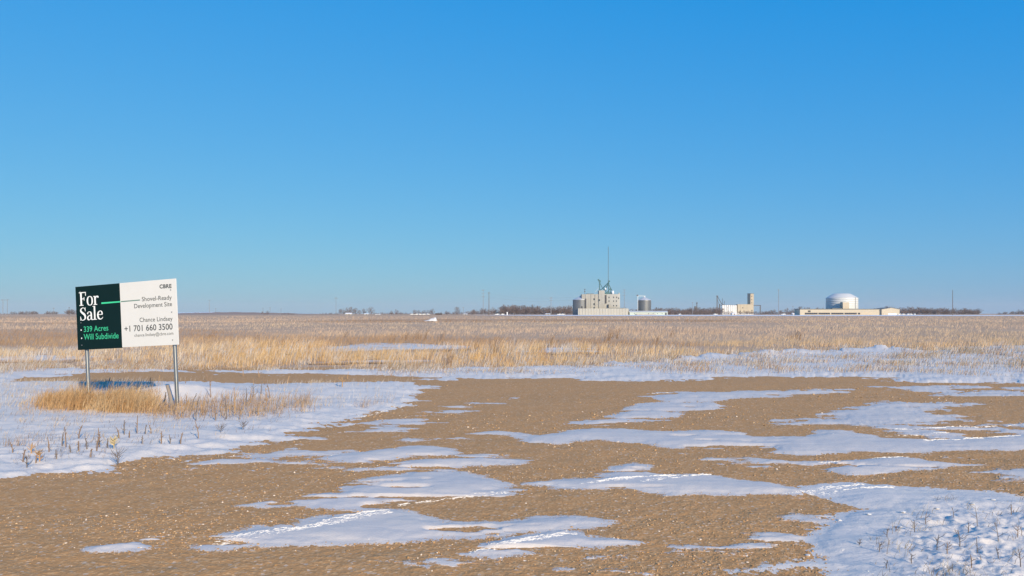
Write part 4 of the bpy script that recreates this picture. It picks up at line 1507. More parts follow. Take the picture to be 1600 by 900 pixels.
row = []
LT = 'bare leafless tree of the small grove on the horizon left of centre'
GT = 'grove left of centre'
for i, (px, hp, w) in enumerate([(531, 9, .9), (536, 11, 1.0), (543, 12, 1.1), (550, 13, 1.1), (556, 11, 1.2), (562, 8, 1.0)]):
    row.append(tree(px, 1150 + 15 * (i % 3), hp, w, LT, GT, i))
by_place(row, 'bare trees in the small grove left of centre')
tree(569, 1150, 11, .8, 'slim bare tree just right of the left-of-centre grove', None, 1)
tree(580, 1140, 13, 1.0, 'tall double-crowned bare tree standing alone right of the small grove', None, 3)
row = []
tree(612, 1200, 7, 1.1, 'small bare bush-like tree between the two white house rows', None, 2)
tree(619, 1200, 9, 1.0, 'rounded bare tree left of the row of white vehicles on the horizon', None, 4)
for i, (px, hp, w) in enumerate([(648, 8, 1.2), (655, 8, 1.3), (663, 8, 1.2), (670, 8, 1.3), (676, 10, 1.0)]):
    row.append(tree(px, 1200 + 20 * (i % 2), hp, w, 'bare tree', 'trees behind the white vehicles', i))
by_place(row, 'bare trees behind the white vehicles on the horizon')
tree(714, 1180, 13, 1.0, 'single rounded bare tree left of the two tall power poles', None, 0)
tree(698, 1200, 7, 1.2, 'low bare tree just right of the dark shed', None, 2)


def belt(name, spans, label, seed):
    """a wood that reads as one mass: joined bare trees"""
    rs = random.Random(seed)
    Vs, Qs, off = [], [], 0
    cache = []
    for tr, cr in TREES:
        mb = geo_mb(tr, 3); mb2 = geo_mb([([c[0][0], c[0][2]], [c[1][0], c[1][2]]) for j, c in enumerate(cr) if j % 6 == 0 or j % 3 == 1], 3, 0.075)
        v = np.array(mb.v + mb2.v, float); f = np.array(mb.f + [tuple(i + len(mb.v) for i in q) for q in mb2.f])
        cache.append((v, f))
    for p0, p1, h0, h1, D, step in spans:
        p = p0
        while p < p1:
            t = (p - p0) / max(p1 - p0, 1e-6)
            hp = (h0 + (h1 - h0) * t) * (rs.uniform(.72, 1.1) if rs.random() < .6 else rs.uniform(.35, .6))
            d = D + rs.uniform(-40, 60)
            s = hp * d / F / 10
            v, f = cache[rs.randrange(5)]
            a = rs.uniform(0, 6.28); w = s * rs.uniform(1.0, 1.5)
            x = (v[:, 0] * math.cos(a) - v[:, 1] * math.sin(a)) * w + gx(p, d)
            y = (v[:, 0] * math.sin(a) + v[:, 1] * math.cos(a)) * w + d
            Vs.append(np.stack([x, y, v[:, 2] * s - 0.2], -1)); Qs.append(f + off); off += len(v)
            p += step * rs.uniform(.4, 1.0)
    me = np_mesh(name, np.concatenate(Vs), np.concatenate(Qs))
    me.materials.append(M['bark'])
    tag(link(bpy.data.objects.new(name, me)), label, 'trees', None, 'stuff')


belt('tree_belt', [(738, 752, 8, 11, 1300, 2.6), (752, 784, 11, 12, 1300, 2.6), (784, 842, 16, 15, 1300, 1.7), (840, 900, 13, 15, 1300, 1.9)], 'grey-brown leafless wood left of the concrete elevator', 1)
belt('tree_belt', [(975, 1000, 12, 10, 1300, 2.6), (1016, 1125, 11, 12, 1350, 1.8), (1030, 1110, 8, 8, 1250, 3)], 'leafless wood between the two grain elevators', 2)
belt('tree_belt', [(1125, 1200, 7, 6, 1400, 3.5), (1190, 1212, 5, 9, 1350, 3), (1212, 1262, 11, 13, 1350, 2.6)], 'leafless trees between the far elevator and the white tank', 3)
belt('tree_belt', [(1262, 1300, 11, 10, 1350, 3), (1340, 1404, 10, 10, 1350, 3), (1385, 1530, 13, 10, 1350, 1.8)], 'long dark leafless shelterbelt right of the tan building', 4)
belt('tree_belt', [(1558, 1590, 4, 6, 1500, 2.6), (1590, 1720, 8, 8, 1500, 3)], 'low far trees at the right picture edge', 5)
belt('tree_belt', [(-60, 60, 4, 6, 1300, 4), (30, 58, 6, 6, 1300, 3), (70, 90, 6, 6, 1300, 3), (105, 120, 9, 8, 1300, 3)], 'low dark trees on the horizon left of the sign', 6)
belt('tree_belt', [(410, 420, 7, 7, 1350, 3), (440, 460, 4, 3, 1300, 3), (500, 530, 3, 4, 1300, 3), (585, 650, 4, 5, 1300, 3), (650, 740, 4, 6, 1300, 3)], 'low scrub along the horizon left of centre', 7)


# ------------------------------------------------------------------ poles
def pole(px, top, D, arms, label, mat='pole_wood', r=0.22, group='power poles across the field', zb=-0.1):
    o = empty('utility_pole', (gx(px, D), D, zb), 0, label, 'pole', group)
    h = zat(top, D) - zb
    r *= 1.3
    MB().tube([(0, 0, 0), (0, 0, h * .5), (0, 0, h)], [r, r * .85, r * .6], 8).build('shaft', M[mat], o)
    for dz, w in arms:
        a = MB().box(-w, w, -.12, .12, h - dz - .12, h - dz + .12).build('crossarm', M[mat], o)
        for x in (-w * .92, -w * .45, w * .45, w * .92):
            MB().tube([(x, 0, h - dz + .12), (x, 0, h - dz + .5)], .09, 6).build('insulator', M['pole_grey'], a)
    return o


pole(755, 452, 800, [(1.0, 1.6), (4.0, 1.6), (7.5, 1.6)], 'tall pale steel power pole with three short arms, left of a matching pair', 'pole_grey', .2)
pole(764, 456, 790, [(1.2, 1.3)], 'tall dark wooden power pole, right one of the close pair', 'pole_wood', .26)
pole(861, 464, 830, [(1.0, 1.6), (3.6, 1.6)], 'power pole with two short arms left of the elevators steel bin', 'pole_grey', .24)
pole(975.4, 452, 1030, [(1.0, 2.0), (4.4, 2.0), (8.2, 2.0)], 'tall thin three-armed power pole right behind the concrete elevator', 'pole_grey', .26)
pole(1082, 472, 900, [(0.8, 1.0)], 'short pale pole in front of the wood between the elevators', 'pole_grey', .2)
pole(1137, 479, 900, [(0.6, 0.9)], 'short pole in front of the far elevators white silos', 'pole_grey', .18)
pole(1216.6, 452, 800, [(0.8, 1.0)], 'tall single pole left of the white tank', 'pole_grey', .26)
pole(1239, 478, 950, [(0.6, 0.9)], 'short pole just left of the tan building', 'pole_grey', .18)
pole(1488.5, 453, 780, [], 'tall lone wooden pole near the right picture edge', 'pole_wood', .27)
pole(84, 481, 900, [(0.6, 1.2)], 'short pole left of the sign board on the horizon', 'pole_grey', .18)
pole(108, 480, 900, [(0.6, 0.6)], 'short dark pole peeking out at the sign boards left edge', 'pole_wood', .22)
pole(327, 468, 1420, [(2.2, 3.2)], 'pole with one wide crossarm on the low left hill', 'pole_grey', .32, zb=1.5)
pole(337, 482, 1420, [(0.5, 1.6)], 'small pole beside the wide-armed pole on the low hill', 'pole_grey', .22, zb=1.5)
pole(411, 481, 1350, [(0.6, 1.6)], 'leftmost of three small poles on the right slope of the hill', 'pole_grey', .22)
pole(422, 480, 1350, [(0.6, 1.2)], 'middle of three small poles on the right slope of the hill', 'pole_grey', .22)
pole(439, 482, 1350, [(0.6, 1.4)], 'rightmost of three small poles on the right slope of the hill', 'pole_grey', .22)
pole(724, 480, 1000, [(0.6, 1.3)], 'short pole right of the single rounded tree', 'pole_grey', .2)
o = pole(525, 464, 1000, [(2.4, 2.0)], 'faint tower with a triangular head left of the small grove', 'pole_grey', .16)
h = zat(464, 1000) + .1
MB().tube([(-2.0, 0, h - 2.3), (0, 0, h), (2.0, 0, h - 2.3)], .13, 5).build('head_brace', M['pole_grey'], o)
# H-frame at the far left
D = 700
o = empty('h_frame_pole', (gx(8, D), D, -1.2), 0, 'two-legged H-frame power structure at the far left edge', 'pole', 'power poles across the field')
h = zat(468, D) + 1.2
for x in (-1.9, 1.9):
    MB().tube([(x, 0, 0), (x, 0, h)], [.2, .14], 8).build('leg', M['pole_grey'], o)
MB().box(-3.6, 3.6, -.13, .13, h - .5, h - .2).build('crossarm', M['pole_grey'], o)


def wire(p0, p1, sag, label):
    a = Vector(p0); b = Vector(p1)
    pts = []
    for i in range(13):
        t = i / 12
        q = a.lerp(b, t); q.z -= sag * 4 * t * (1 - t)
        pts.append(q - a)
    o = MB().tube(pts, .035, 3).build('power_line_wire', M['pole_grey'])
    o.location = a
    tag(o, label, 'wire', 'power line wires')


def pt(px, py, D): return (gx(px, D), D, zat(py, D))


chain = [(764, 790), (861, 830), (975.4, 1030), (1082, 900)]
for j, (pa, pb) in enumerate((((764, 459, 790), (861, 467, 830)), ((764, 464, 790), (861, 471, 830)), ((861, 466, 830), (975.4, 455, 1030)), ((861, 470, 830), (975.4, 460, 1030)))):
    wire(pt(*pa), pt(*pb), 1.6, ('upper', 'lower')[j % 2] + ' thin overhead wire ' + ('right of the close pair of power poles' if j < 2 else 'running towards the concrete elevator'))

# ------------------------------------------------------------------ concrete grain elevator (0.8 m per pixel at 1 km)
DE = 1000.0
sE = DE / F
ZB = -0.05


def ex(px, c): return (px - c) * sE


def ez(py): return (492.2 - py) * sE


def elevator():
    c = 935
    e = empty('grain_elevator', (gx(c, DE), DE, ZB), 0, 'pale concrete grain elevator with teal spouts on its roof and low front block', 'grain elevator')
    # left silo block with flat pilasters
    L = MB().prism([(ex(909, c), 0.5), (ex(915, c), -.6), (ex(936, c), -.2), (ex(936, c), 14), (ex(909, c), 14)], 0, ez(459.6)).build('silo_block', M['concrete'], e)
    L['label'] = 'left concrete silo block'
    for px in (915.2, 923.5, 930):
        MB().box(ex(px, c) - .25, ex(px, c) + .25, -1.1, 0.4, 7.5, ez(460)).build('pilaster', M['concrete'], L)
    MB().box(ex(917, c), ex(928, c), 2, 9, ez(459.6), ez(458.6)).build('roof_gallery', M['roof_dark'], L)
    H = MB().box(ex(935.6, c), ex(944.6, c), -1.4, 11, 0, ez(453.8)).build('headhouse', M['concrete'], e)
    Rr = MB().prism([(ex(944.6, c), 0.2), (ex(966, c), -3.2), (ex(968.4, c), -1.0), (ex(968.4, c), 14), (ex(944.6, c), 14)], 0, ez(459.6)).build('silo_block', M['concrete_pale'], e)  # paler concrete than the left block: stronger sun put into the colour
    Rr['label'] = 'right concrete block, coloured paler for the sun on it'
    MB().box(ex(966.3, c), ex(968, c), -1.2, 1.5, ez(459.6), ez(457.6)).build('parapet', M['concrete_pale'], Rr)
    # recesses drawn as dark boxes on the wall faces, and windows
    MB().box(ex(914.2, c), ex(916, c), -1.18, -.2, ez(482), ez(466.5)).build('dark_recess_strip', M['dark'], L)
    MB().box(ex(945, c), ex(947.6, c), -.95, .6, ez(474), ez(461)).build('dark_recess_strip', M['dark'], Rr)

    def win(px, py, par, y, w=.75, h=1.1):
        f = MB().box(ex(px, c) - w, ex(px, c) + w, y - .16, y + .6, ez(py) - h, ez(py) + h).build('window', M['glass'], par)
        MB().box(ex(px, c) - w - .15, ex(px, c) + w + .15, y - .3, y + .5, ez(py) - h - .25, ez(py) - h).build('sill', M['concrete_pale'], f)
    for px, py in ((928.1, 467.5), (928.1, 475.2), (928.1, 481.3)): win(px, py, L, -.38)
    win(935.3 + 1, 469, H, -1.45)
    for px, py in ((951.5, 464.6), (958.5, 464.6), (963.1, 464.6), (951.5, 470.4), (958.5, 470.4), (962.7, 470.4), (958.5, 477.6), (963, 477.6)):
        yy = 0.2 - 3.4 * (px - 944.6) / 21.4
        win(px, py, Rr, yy, .55, .8)
    win(966, 466, Rr, -3.15, .5, .9)
    # low front block
    A = MB().prism([(ex(902.4, c), -9), (ex(944.6, c), -10), (ex(976.8, c), -9.2), (ex(981.5, c), -3), (ex(981.5, c), 2), (ex(902.4, c), 2)], 0, ez(482)).build('front_block', M['concrete_pale'], e)
    for px in np.arange(905, 976, 4.4):
        MB().box(ex(px, c) - .16, ex(px, c) + .16, -10.25 + abs(px - 944) * .02, -8.8, 0, ez(482.3)).build('pilaster', M['concrete'], A)
    MB().box(ex(946, c), ex(974, c), -6.5, -4.5, ez(482), ez(481.1)).build('roof_edge', M['roof_dark'], A)
    MB().box(ex(909, c) - .8, ex(909, c) + .8, -2, -.7, ez(482), ez(478.6)).build('door', M['dark'], A)
    MB().box(ex(950.2, c) - .6, ex(950.2, c) + .6, -3, -1.2, ez(482), ez(475.5)).build('stack', M['dark'], A)
    # roof machinery
    zt = ez(454)

    def leg(px, y0, y1, r, mat='teal'):
        return MB().box(ex(px, c) - r, ex(px, c) + r, 3 - r, 3 + r, ez(y0), ez(y1)).build('elevator_leg', M[mat], e)
    a = leg(937.2, 454, 437, .55)
    for py in (451.5, 448, 444, 441):
        MB().box(ex(937.2, c) - .95, ex(937.2, c) + .95, 2.1, 3.9, ez(py) - .2, ez(py) + .2).build('platform', M['teal'], a)
    MB().profile_y([(ex(934, c), ez(436.6)), (ex(935, c), ez(435.6)), (ex(938.8, c), ez(438)), (ex(939, c), ez(441)), (ex(936.6, c), ez(441))], 2.2, 3.8).build('leg_head', M['teal'], a)
    a = leg(951.6, 459.6, 438.5, .42)
    for py in (455, 450, 446, 442.5):
        MB().box(ex(951.6, c) - .9, ex(951.6, c) + .9, 2.2, 3.8, ez(py) - .2, ez(py) + .2).build('platform', M['teal'], a)
    MB().box(ex(951, c), ex(953.4, c), 2.2, 3.8, ez(440.5), ez(438.2)).build('leg_head', M['teal'], a)
    leg(947.4, 459.6, 446, .35)
    leg(954.6, 459.6, 449.3, .45)
    b = leg(914, 459.6, 451.6, .22, 'grey_steel')
    MB().box(ex(914, c) - .9, ex(914, c) + .9, 2.4, 3.6, ez(456), ez(454.8)).build('platform', M['grey_steel'], b)
    MB().box(ex(914, c) - 1.0, ex(914, c) + 1.0, 2.4, 3.6, ez(452.2), ez(451.4)).build('leg_head', M['grey_steel'], b)
    for (x0, y0, x1, y1, r) in ((951.5, 441, 942, 450.5, .45), (942, 450.5, 938, 453.5, .35), (951.6, 444, 958, 456, .3), (937.2, 441, 943.5, 453, .28), (952, 440, 947, 452, .35),
                                (936.5, 449, 930, 456.5, .14), (943, 450, 949, 458, .3), (955, 450, 948, 457.5, .3)):
        MB().tube([(ex(x0, c), 3.2, ez(y0)), (ex(x1, c), 3.2, ez(y1))], r * 1.45, 6).build('spout', M['teal'] if r > .2 else M['roof_pale'], e)
    MB().box(ex(945, c), ex(956, c), 1.5, 5, ez(459.6), ez(456.8)).build('machine_deck', M['teal'], e)
    MB().lathe([(0.2, ez(459.6)), (1.2, ez(459)), (1.5, ez(456.8)), (1.2, ez(454.8)), (.3, ez(454))], 14, ex(957.6, c), -.2).build('dust_tank', M['white_paint'], e, True)
    MB().lathe([(0.9, ez(452.6)), (1.0, ez(450.8)), (.3, ez(449.4))], 10, ex(946.4, c), 1.6).build('dust_cyclone', M['white_paint'], e, True)
    m = empty('radio_mast', (gx(950.4, DE + 22), DE + 22, ZB), 0, 'very tall thin radio mast rising behind the concrete elevator', 'mast')
    hm = zat(386, DE + 22) - ZB
    mb = MB()
    for k in range(3):
        aa = 2.1 * k
        mb.tube([(0.34 * math.cos(aa), .34 * math.sin(aa), 0), (.26 * math.cos(aa), .26 * math.sin(aa), hm)], .15, 4)
    for z in np.arange(2, hm - 1, 2.2):
        for k in range(3):
            mb.tube([(0.32 * math.cos(2.1 * k), .32 * math.sin(2.1 * k), z), (.32 * math.cos(2.1 * k + 2.1), .32 * math.sin(2.1 * k + 2.1), z + 1.1)], .05, 3)
    mb.build('lattice', M['grey_steel'], m)
    MB().tube([(0, 0, hm), (0, 0, hm + 2)], [.1, .05], 5).build('tip', M['grey_steel'], m)


elevator()


def grain_bin(px, D, wpx, wall_top, peak, label, ladder=False):
    s = D / F
    r = wpx * s / 2
    o = empty('grain_bin', (gx(px, D), D, ZB), 0, label, 'grain bin')
    zt = zat(wall_top, D); zp = zat(peak, D)
    prof = []
    nr = 14
    for i in range(nr):
        z0 = zt * i / nr; z1 = zt * (i + 1) / nr
        prof += [(r, z0), (r + .06, z0 + (z1 - z0) * .5), (r, z1 - .02)]
    w = MB().lathe(prof, 40).build('wall', M['bin_steel'], o, True)
    for i in range(8):
        a = -math.pi / 2 + (i - 3.5) * .38
        MB().box(-.05, .05, -.08, .08, 0, zt).build('stiffener', M['bin_steel'], w).location = ((r + .1) * math.cos(a), (r + .1) * math.sin(a), 0)
    rf = MB().lathe([(r + .35, zt - .1), (r + .3, zt + .1), (1.2, zp), (1.1, zp + .5), (.3, zp + .7)], 40).build('roof', M['bin_roof'], o, False)
    MB().tube([(0, 0, zp + .5), (0, 0, zp + 1.4)], .5, 8).build('roof_cap', M['bin_roof'], rf)
    return o, r, zt, zp


grain_bin(907, DE + 8, 24, 468.3, 463.4, 'grey steel grain bin half hidden behind the left end of the concrete elevator')
o, r, zt, zp = grain_bin(1006.9, DE + 12, 20.4, 469, 464.2, 'dark grey steel grain bin with conical roof standing behind the pale shed')
MB().box(-r - .6, -r - .2, -2.4, -2.0, 0, zp + 1.4).build('leg_shaft', M['white_paint'], o)
MB().box(-r - 1.2, 1.5, -.3, .3, zp + 1.2, zp + 1.7).build('catwalk', M['roof_pale'], o)
MB().box(-r - 1.4, -r + .4, -.8, .8, zp + 1.5, zp + 3.0).build('leg_head', M['grey_steel'], o)


def shed():
    D = DE - 6
    c = 1012
    o = empty('long_shed', (gx(c, D), D, ZB), 0, 'long low pale green shed with light metal roof in front of the bin', 'shed')
    x0, x1 = ex(984, c), ex(1043, c)
    MB().box(x0, x1, 0, 9, 0, ez(487.8)).build('wall', M['shed_green'], o)
    MB().profile_x([(-.5, ez(487.9)), (-.5, ez(487.6)), (4.5, ez(485.6)), (9.5, ez(487.6)), (9.5, ez(487.9))], x0 - .4, x1 + .4).build('roof', M['roof_pale'], o)
    MB().box(ex(1039, c), ex(1041.5, c), -.1, .3, .02, ez(488.6)).build('door', M['dark'], o)
    for px in (999, 1007):
        MB().box(ex(px, c), ex(px + 1.8, c), -.1, .3, .02, ez(490.4)).build('door', M['dark'], o)
    for px in (991, 1013, 1020, 1027, 1034):
        MB().box(ex(px, c), ex(px + .9, c), -.1, .3, ez(490.4), ez(489.2)).build('window', M['glass'], o)
    MB().box(ex(994, c), ex(1024, c), -2.5, -.02, 0, ez(490.2)).build('loading_dock', M['concrete_pale'], o)


shed()


def far_elevator():
    D = 1500.0
    s = D / F
    c = 1160
    o = empty('far_grain_elevator', (gx(c, D), D, ZB), 0, 'distant tan grain elevator with one tall headhouse and white silos', 'grain elevator')
    X = lambda px: (px - c) * s
    Z = lambda py: zat(py, D) - ZB
    y0 = 0
    for i, px in enumerate(np.arange(1129.3, 1150, 3.35)):
        w = MB().lathe([(1.66 * s, 0), (1.66 * s, Z(477.2)), (1.0, Z(476.6))], 16, X(px), 0).build('white_silo', M['white_paint'], o, False)
    MB().box(X(1127.5), X(1150.6), 0, 6, Z(477.4), Z(476.2)).build('roof_gallery', M['roof_dark'], o)
    MB().box(X(1150.7), X(1152), -1, 8, 0, Z(476)).build('gap_wall', M['dark'], o)
    a = MB().box(X(1152), X(1177), -2, 10, 0, Z(475.5)).build('annex', M['tan'], o)
    for px in (1157, 1162, 1167):
        MB().box(X(px) - .2, X(px) + .2, -2.3, -1.9, 0, Z(475.6)).build('pilaster', M['tan_dark'], a)
    for px, py in ((1156, 486), (1162, 486), (1174.5, 485), (1160, 481)):
        MB().box(X(px) - .8, X(px) + .8, -2.25, -1.8, Z(py) - .8, Z(py) + .8).build('window', M['glass'], a)
    t = MB().prism([(X(1169.7), 3), (X(1172), -2.5), (X(1177.2), -2.5), (X(1177.2), 8), (X(1169.7), 8)], Z(475.6), Z(459)).build('headhouse', M['tan'], o)
    MB().prism([(X(1169.4), 3), (X(1171.8), -2.9), (X(1177.4), -2.9), (X(1177.4), 8.3), (X(1169.4), 8.3)], Z(459), Z(458.5)).build('roof', M['roof_dark'], t)
    for py in (463, 468, 473):
        MB().box(X(1174) - .7, X(1174) + .7, -2.75, -2.2, Z(py) - .8, Z(py) + .8).build('window', M['glass'], t)
    MB().box(X(1148), X(1175), -9, -3, 0, Z(489.2)).build('loading_shed', M['white_paint'], o)
    l = MB().box(X(1120) , X(1121.3), 0, 1.4, 0, Z(463)).build('elevator_leg', M['grey_steel'], o)
    MB().box(X(1119.6), X(1122), -.4, 1.8, Z(463.5), Z(461.8)).build('leg_head', M['grey_steel'], l)
    for (xa, ya, xb, yb, r) in ((1121.2, 463, 1127.6, 474.5, .55), (1121, 468, 1124, 476, .3), (1127, 474, 1131, 476.5, .7)):
        MB().tube([(X(xa), .7, Z(ya)), (X(xb), .7, Z(yb))], r, 6).build('spout', M['grey_steel'], o)
    MB().box(X(1124), X(1125.4), 0, 3, 0, Z(475)).build('dryer', M['grey_steel'], o)
    for px, y in ((1129.3, 466), (1132.2, 470)):
        MB().tube([(X(px), 2, Z(476.5)), (X(px), 2, Z(y))], .35, 6).build('vent_stack', M['grey_steel'], o)
    MB().box(X(1177.2), X(1189), 2, 3.4, Z(478), Z(476.7)).build('conveyor', M['grey_steel'], o)
    MB().box(X(1188), X(1189.4), 2, 3.4, 0, Z(476.9)).build('conveyor_tower', M['grey_steel'], o)
    # small leg tower in the wood to its left
    q = empty('leg_tower', (gx(1089, D), D, ZB), 0, 'small dark elevator leg tower sticking out of the wood', 'tower')
    MB().box(-.7, .7, 0, 1.4, 0, Z(474)).build('shaft', M['grey_steel'], q)
    MB().box(-1.2, 1.2, -.4, 1.8, Z(474.5), Z(472.5)).build('head', M['grey_steel'], q)
    MB().box(-4.5, -.7, 0, 3, 0, Z(478.5)).build('dryer', M['grey_steel'], q)


far_elevator()


def tank():
    D = DE + 30
    o = empty('storage_tank', (gx(1315.5, D), D, ZB), 0, 'large round white storage tank with shallow domed roof', 'tank')
    s = D / F
    r = 23.6 * s
    zt = zat(465.6, D); zp = zat(458.7, D)
    prof = []
    for i in range(8):
        z0, z1 = zt * i / 8, zt * (i + 1) / 8
        prof += [(r, z0), (r, z1 - .08), (r - .05, z1 - .04)]
    w = MB().lathe(prof, 72).build('wall', M['tank_white'], o, False)
    w.data.polygons.foreach_set('use_smooth', [True] * len(w.data.polygons))
    pr = [(r + .15, zt - .1), (r + .15, zt + .1)]
    for t in np.linspace(0.05, 1, 10):
        pr.append((r * (1 - t) + 9.2 * t, zt + (zp - zt) * (1 - (1 - t) ** 1.2)))
    pr += [(5, zp + .25), (.5, zp + .35)]
    MB().lathe(pr, 72).build('dome_roof', M['tank_white'], o, True)
    a = math.radians(-90 + 31)
    st = MB()
    for i in range(24):
        t = i / 23
        b = a + .0 * t
        st.box(-.5, .5, -.2, .2, zt * t, zt * t + .5)
    q = st.build('ladder', M['grey_steel'], o)
    q.location = ((r + .2) * math.cos(a), (r + .2) * math.sin(a), 0)


tank()


def low_building():
    D = DE
    c = 1325
    o = empty('industrial_building', (gx(c, D), D, ZB), 0, 'long low tan industrial building with dark window band in front of the tank', 'building')
    w = MB().box(ex(1250, c), ex(1384, c), 0, 20, 0, ez(483.4)).build('wall', M['tan'], o)
    MB().box(ex(1249.5, c), ex(1376, c), -.5, 20.5, ez(483.4), ez(482.5)).build('roof', M['roof_dark'], o)
    for a, b in ((1257.5, 1277.5), (1278.8, 1297), (1298.8, 1318), (1319.5, 1338.7), (1340.6, 1343.8)):
        f = MB().box(ex(a, c), ex(b, c), -.25, .1, ez(491.2), ez(488.6)).build('window_band', M['red_siding'], w)
        n = max(int((b - a) / 3.2), 1)
        for i in range(n):
            xx0 = ex(a + (b - a) * (i + .12) / n, c); xx1 = ex(a + (b - a) * (i + .88) / n, c)
            MB().box(xx0, xx1, -.33, -.24, ez(490.9), ez(489.0)).build('pane', M['glass'], f)
    MB().box(ex(1262.5, c), ex(1266.5, c), -.25, .1, ez(487.6), ez(485)).build('louvre', M['dark'], w)
    MB().box(ex(1344, c), ex(1362, c), -.12, .1, ez(491), ez(488.4)).build('panel', M['tan_dark'], w)
    # gable end wing
    MB().profile_y([(ex(1376, c), 0), (ex(1403.8, c), 0), (ex(1403.8, c), ez(483.2)), (ex(1391, c), ez(480.9)), (ex(1376, c), ez(483.2))][::-1], -3, 24).build('gable_wing', M['tan'], o)
    MB().profile_y([(ex(1375.6, c), ez(483.3)), (ex(1391, c), ez(480.9)), (ex(1404.2, c), ez(483.3)), (ex(1404.2, c), ez(482.8)), (ex(1391, c), ez(480.4)), (ex(1375.6, c), ez(482.8))][::-1], -3.4, 24.4).build('gable_roof', M['roof_dark'], o)
    MB().box(ex(1386, c), ex(1399, c), -3.15, -2.8, 0, ez(489.6)).build('pale_skirting', M['white_paint'], o)
    MB().box(ex(1378, c), ex(1379.6, c), -3.15, -2.8, 0, ez(489.2)).build('door', M['tan_dark'], o)
    t = MB().box(ex(1318, c), ex(1328, c), 2, 10, ez(482.5), ez(472.3)).build('tower_block', M['tan_dark'], o)
    MB().box(ex(1317.8, c), ex(1328.2, c), 1.8, 10.2, ez(472.3), ez(471.9)).build('tower_roof', M['roof_pale'], t)
    MB().box(ex(1302, c), ex(1317.5, c), 3, 9, ez(482.5), ez(481.2)).build('roof_unit', M['roof_dark'], o)


low_building()


# ------------------------------------------------------------------ vehicles and small houses on the horizon
def truck(px, D, length, label, group, cabfirst=True, rz=0.0, tall=1.0):
    o = empty('parked_truck', (gx(px, D), D, 0.03), rz, label, 'truck', group)
    L = length / 2; sgn = 1 if cabfirst else -1
    prof = [(-L, .55), (-L, 1.15), (-L * .05, 1.2), (L * .02, 1.85 * tall), (L * .45, 1.85 * tall), (L * .62, 1.25), (L * .98, 1.12), (L, .55)]
    prof = [(x * sgn, z) for x, z in prof]
    if sgn > 0: prof = prof[::-1]
    b = MB().profile_y(prof, -.95, .95).build('body', M['white_paint'], o)
    wp = [(L * .06, 1.25), (L * .1, 1.75 * tall), (L * .42, 1.75 * tall), (L * .55, 1.27)]
    wp = [(x * sgn, z) for x, z in wp]
    if sgn > 0: wp = wp[::-1]
    MB().profile_y(wp, -.98, .98).build('window', M['glass'], b)
    for x in (-L * .62, L * .66):
        for y in (-.85, .85):
            mb = MB()
            ring = [(x * sgn + .38 * math.cos(a * math.pi / 6), .38 + .38 * math.sin(a * math.pi / 6)) for a in range(12)]
            mb.profile_y(ring, y - .13, y + .13).build('wheel', M['rubber'], o)
    return o


row = []
for i, px in enumerate((1405, 1412, 1418.5, 1424, 1428.8)):
    row.append(truck(px, 950 + (i % 2) * 6, (4.8, 5.2, 4.6, 4.4, 2.6)[i], 'white truck', 'trucks right of the tan building', i % 2 == 0, 0.15 * (i % 3)))
by_place(row, 'white trucks parked right of the tan building')
row = []
for i, px in enumerate((644, 651, 656.5, 662, 669)):
    row.append(truck(px, 940 + 5 * (i % 2), (4.5, 5.2, 4.2, 5.4, 4.6)[i], 'white vehicle', 'white vehicles left of centre', i % 2 == 1, .2 * i))
by_place(row, 'white vehicles on the horizon left of centre')
truck(777, 900, 5.0, 'lone white truck right of the close pair of power poles', None)
truck(786, 905, 4.8, 'second white truck near the close pair of power poles', None, False)
truck(874, 880, 5.2, 'white truck left of the elevators steel bin', None)
truck(880, 884, 4.0, 'small white vehicle nearest the elevators steel bin', None, False)
truck(1062, 930, 3.0, 'small white vehicle right of the pale green shed', None)
truck(1224, 930, 5.0, 'white truck right of the tall single pole near the tank', None)
truck(1118, 940, 5.0, 'pale vehicle in front of the far elevators left end', None, False)


def house(px, D, wpx, eave, ridge, mat, roof, label):
    s = D / F
    o = empty('farm_house', (gx(px, D), D, 0.0), 0, label, 'house')
    w = wpx * s / 2
    ze, zr = zat(eave, D), zat(ridge, D)
    wl = MB().box(-w, w, 0, 6, -.2, ze).build('wall', M[mat], o)
    MB().profile_x([(-.4, ze - .05), (-.4, ze + .1), (3, zr), (6.4, ze + .1), (6.4, ze - .05)], -w - .3, w + .3).build('roof', M[roof], o)
    for f in (-.6, -.1, .5):
        MB().box(w * f - .4, w * f + .4, -.08, .1, max(ze - 1.6, .5), max(ze - .7, .9)).build('window', M['glass'], wl)
    MB().box(w * .2 - .45, w * .2 + .45, -.08, .1, 0, min(1.9, ze - .3)).build('door', M['red_siding'], wl)


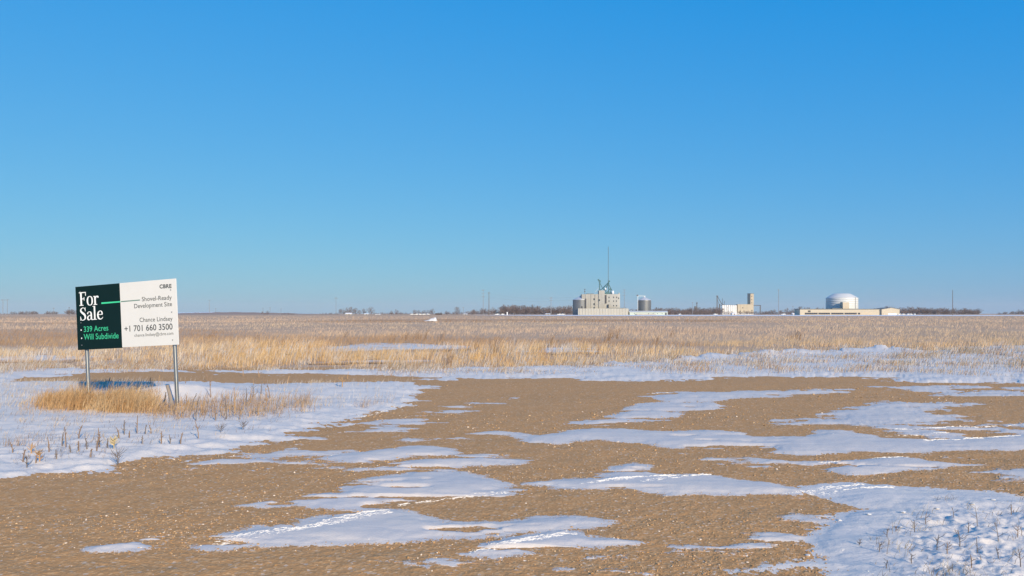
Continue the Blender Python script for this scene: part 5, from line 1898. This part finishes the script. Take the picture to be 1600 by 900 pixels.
house(544.5, 1050, 9, 490.4, 488.8, 'concrete_pale', 'far_snow', 'low pale house with snowy roof under the small grove')
house(572, 1050, 6, 490.8, 489.7, 'concrete_pale', 'far_snow', 'small pale shed between the grove and the tall tree')
house(590, 1060, 8, 491.2, 490.6, 'concrete_pale', 'far_snow', 'flat pale shed right of the tall double-crowned tree')
house(685, 1050, 10, 489.9, 489.2, 'red_siding', 'roof_dark', 'dark low shed right of the row of white vehicles')
house(727, 1050, 6, 490.8, 490.0, 'concrete_pale', 'far_snow', 'small pale shed left of the close pair of power poles')
house(856, 1040, 7, 490.6, 489.8, 'concrete_pale', 'far_snow', 'small pale shed at the foot of the wood beside the two-armed pole')
house(1147, 1100, 6, 490, 488.8, 'white_paint', 'far_snow', 'tiny white shed in front of the far elevators annex')
house(1243, 1050, 9, 490.6, 489, 'white_paint', 'far_snow', 'small white-roofed shed just left of the tan building')
# white marker post among the trucks
o = MB().box(-.5, .5, -.5, .5, 0, 3.6).build('marker_post', M['white_paint'])
o.location = (gx(792.5, 900), 900, 0)
tag(o, 'short white box-like post right of the close pair of power poles', 'post')


def snow_heap():
    px, py = 673, 502.6
    D = gy(py)
    xs = np.linspace(-1.6, 1.4, 26); ys = np.linspace(-1.0, 1.0, 14)
    X, Y = np.meshgrid(xs, ys)
    h = np.interp(X, [-1.6, -1.1, -.5, 0, .5, .95, 1.2, 1.4], [0, .12, .28, .55, .62, .85, .6, 0]) * (1 - np.abs(Y) ** 2.2) + .06 * fbm(X * 3, Y * 3, 7, 3) - .08
    n = len(xs)
    i = np.arange(len(ys) - 1)[:, None] * n + np.arange(n - 1)[None, :]
    q = np.stack([i, i + 1, i + 1 + n, i + n], -1).reshape(-1, 4)
    me = np_mesh('snow_heap', np.stack([X, Y, h + .25], -1).reshape(-1, 3), q, smooth=True)
    me.materials.append(M['crumb'])
    o = link(bpy.data.objects.new('snow_heap', me))
    o.location = (gx(px, D), D, -.04)
    tag(o, 'bright white snow heap alone out in the brown field', 'snow heap')


snow_heap()

# ------------------------------------------------------------------ thin winter haze over the plain
def build_haze():
    m = bpy.data.materials.new('haze')
    m.use_nodes = True
    nt = m.node_tree
    nt.nodes.remove(nt.nodes['Principled BSDF'])
    v = nt.nodes.new('ShaderNodeVolumePrincipled')
    v.inputs['Color'].default_value = (0.93, 0.95, 1.0, 1)
    v.inputs['Density'].default_value = 0.00006
    v.inputs['Anisotropy'].default_value = 0.0
    nt.links.new(v.outputs[0], nt.nodes['Material Output'].inputs['Volume'])
    o = MB().box(-9100, 9100, -120, 9100, -3.0, 110).build('haze', m)
    tag(o, 'thin pale winter haze lying over the plain', 'haze', kind='stuff')


build_haze()
print('scene built', len(bpy.data.objects), 'objects', sum(len(o.data.loop_triangles) or len(o.data.polygons) * 2 for o in bpy.data.objects if o.type == 'MESH'))
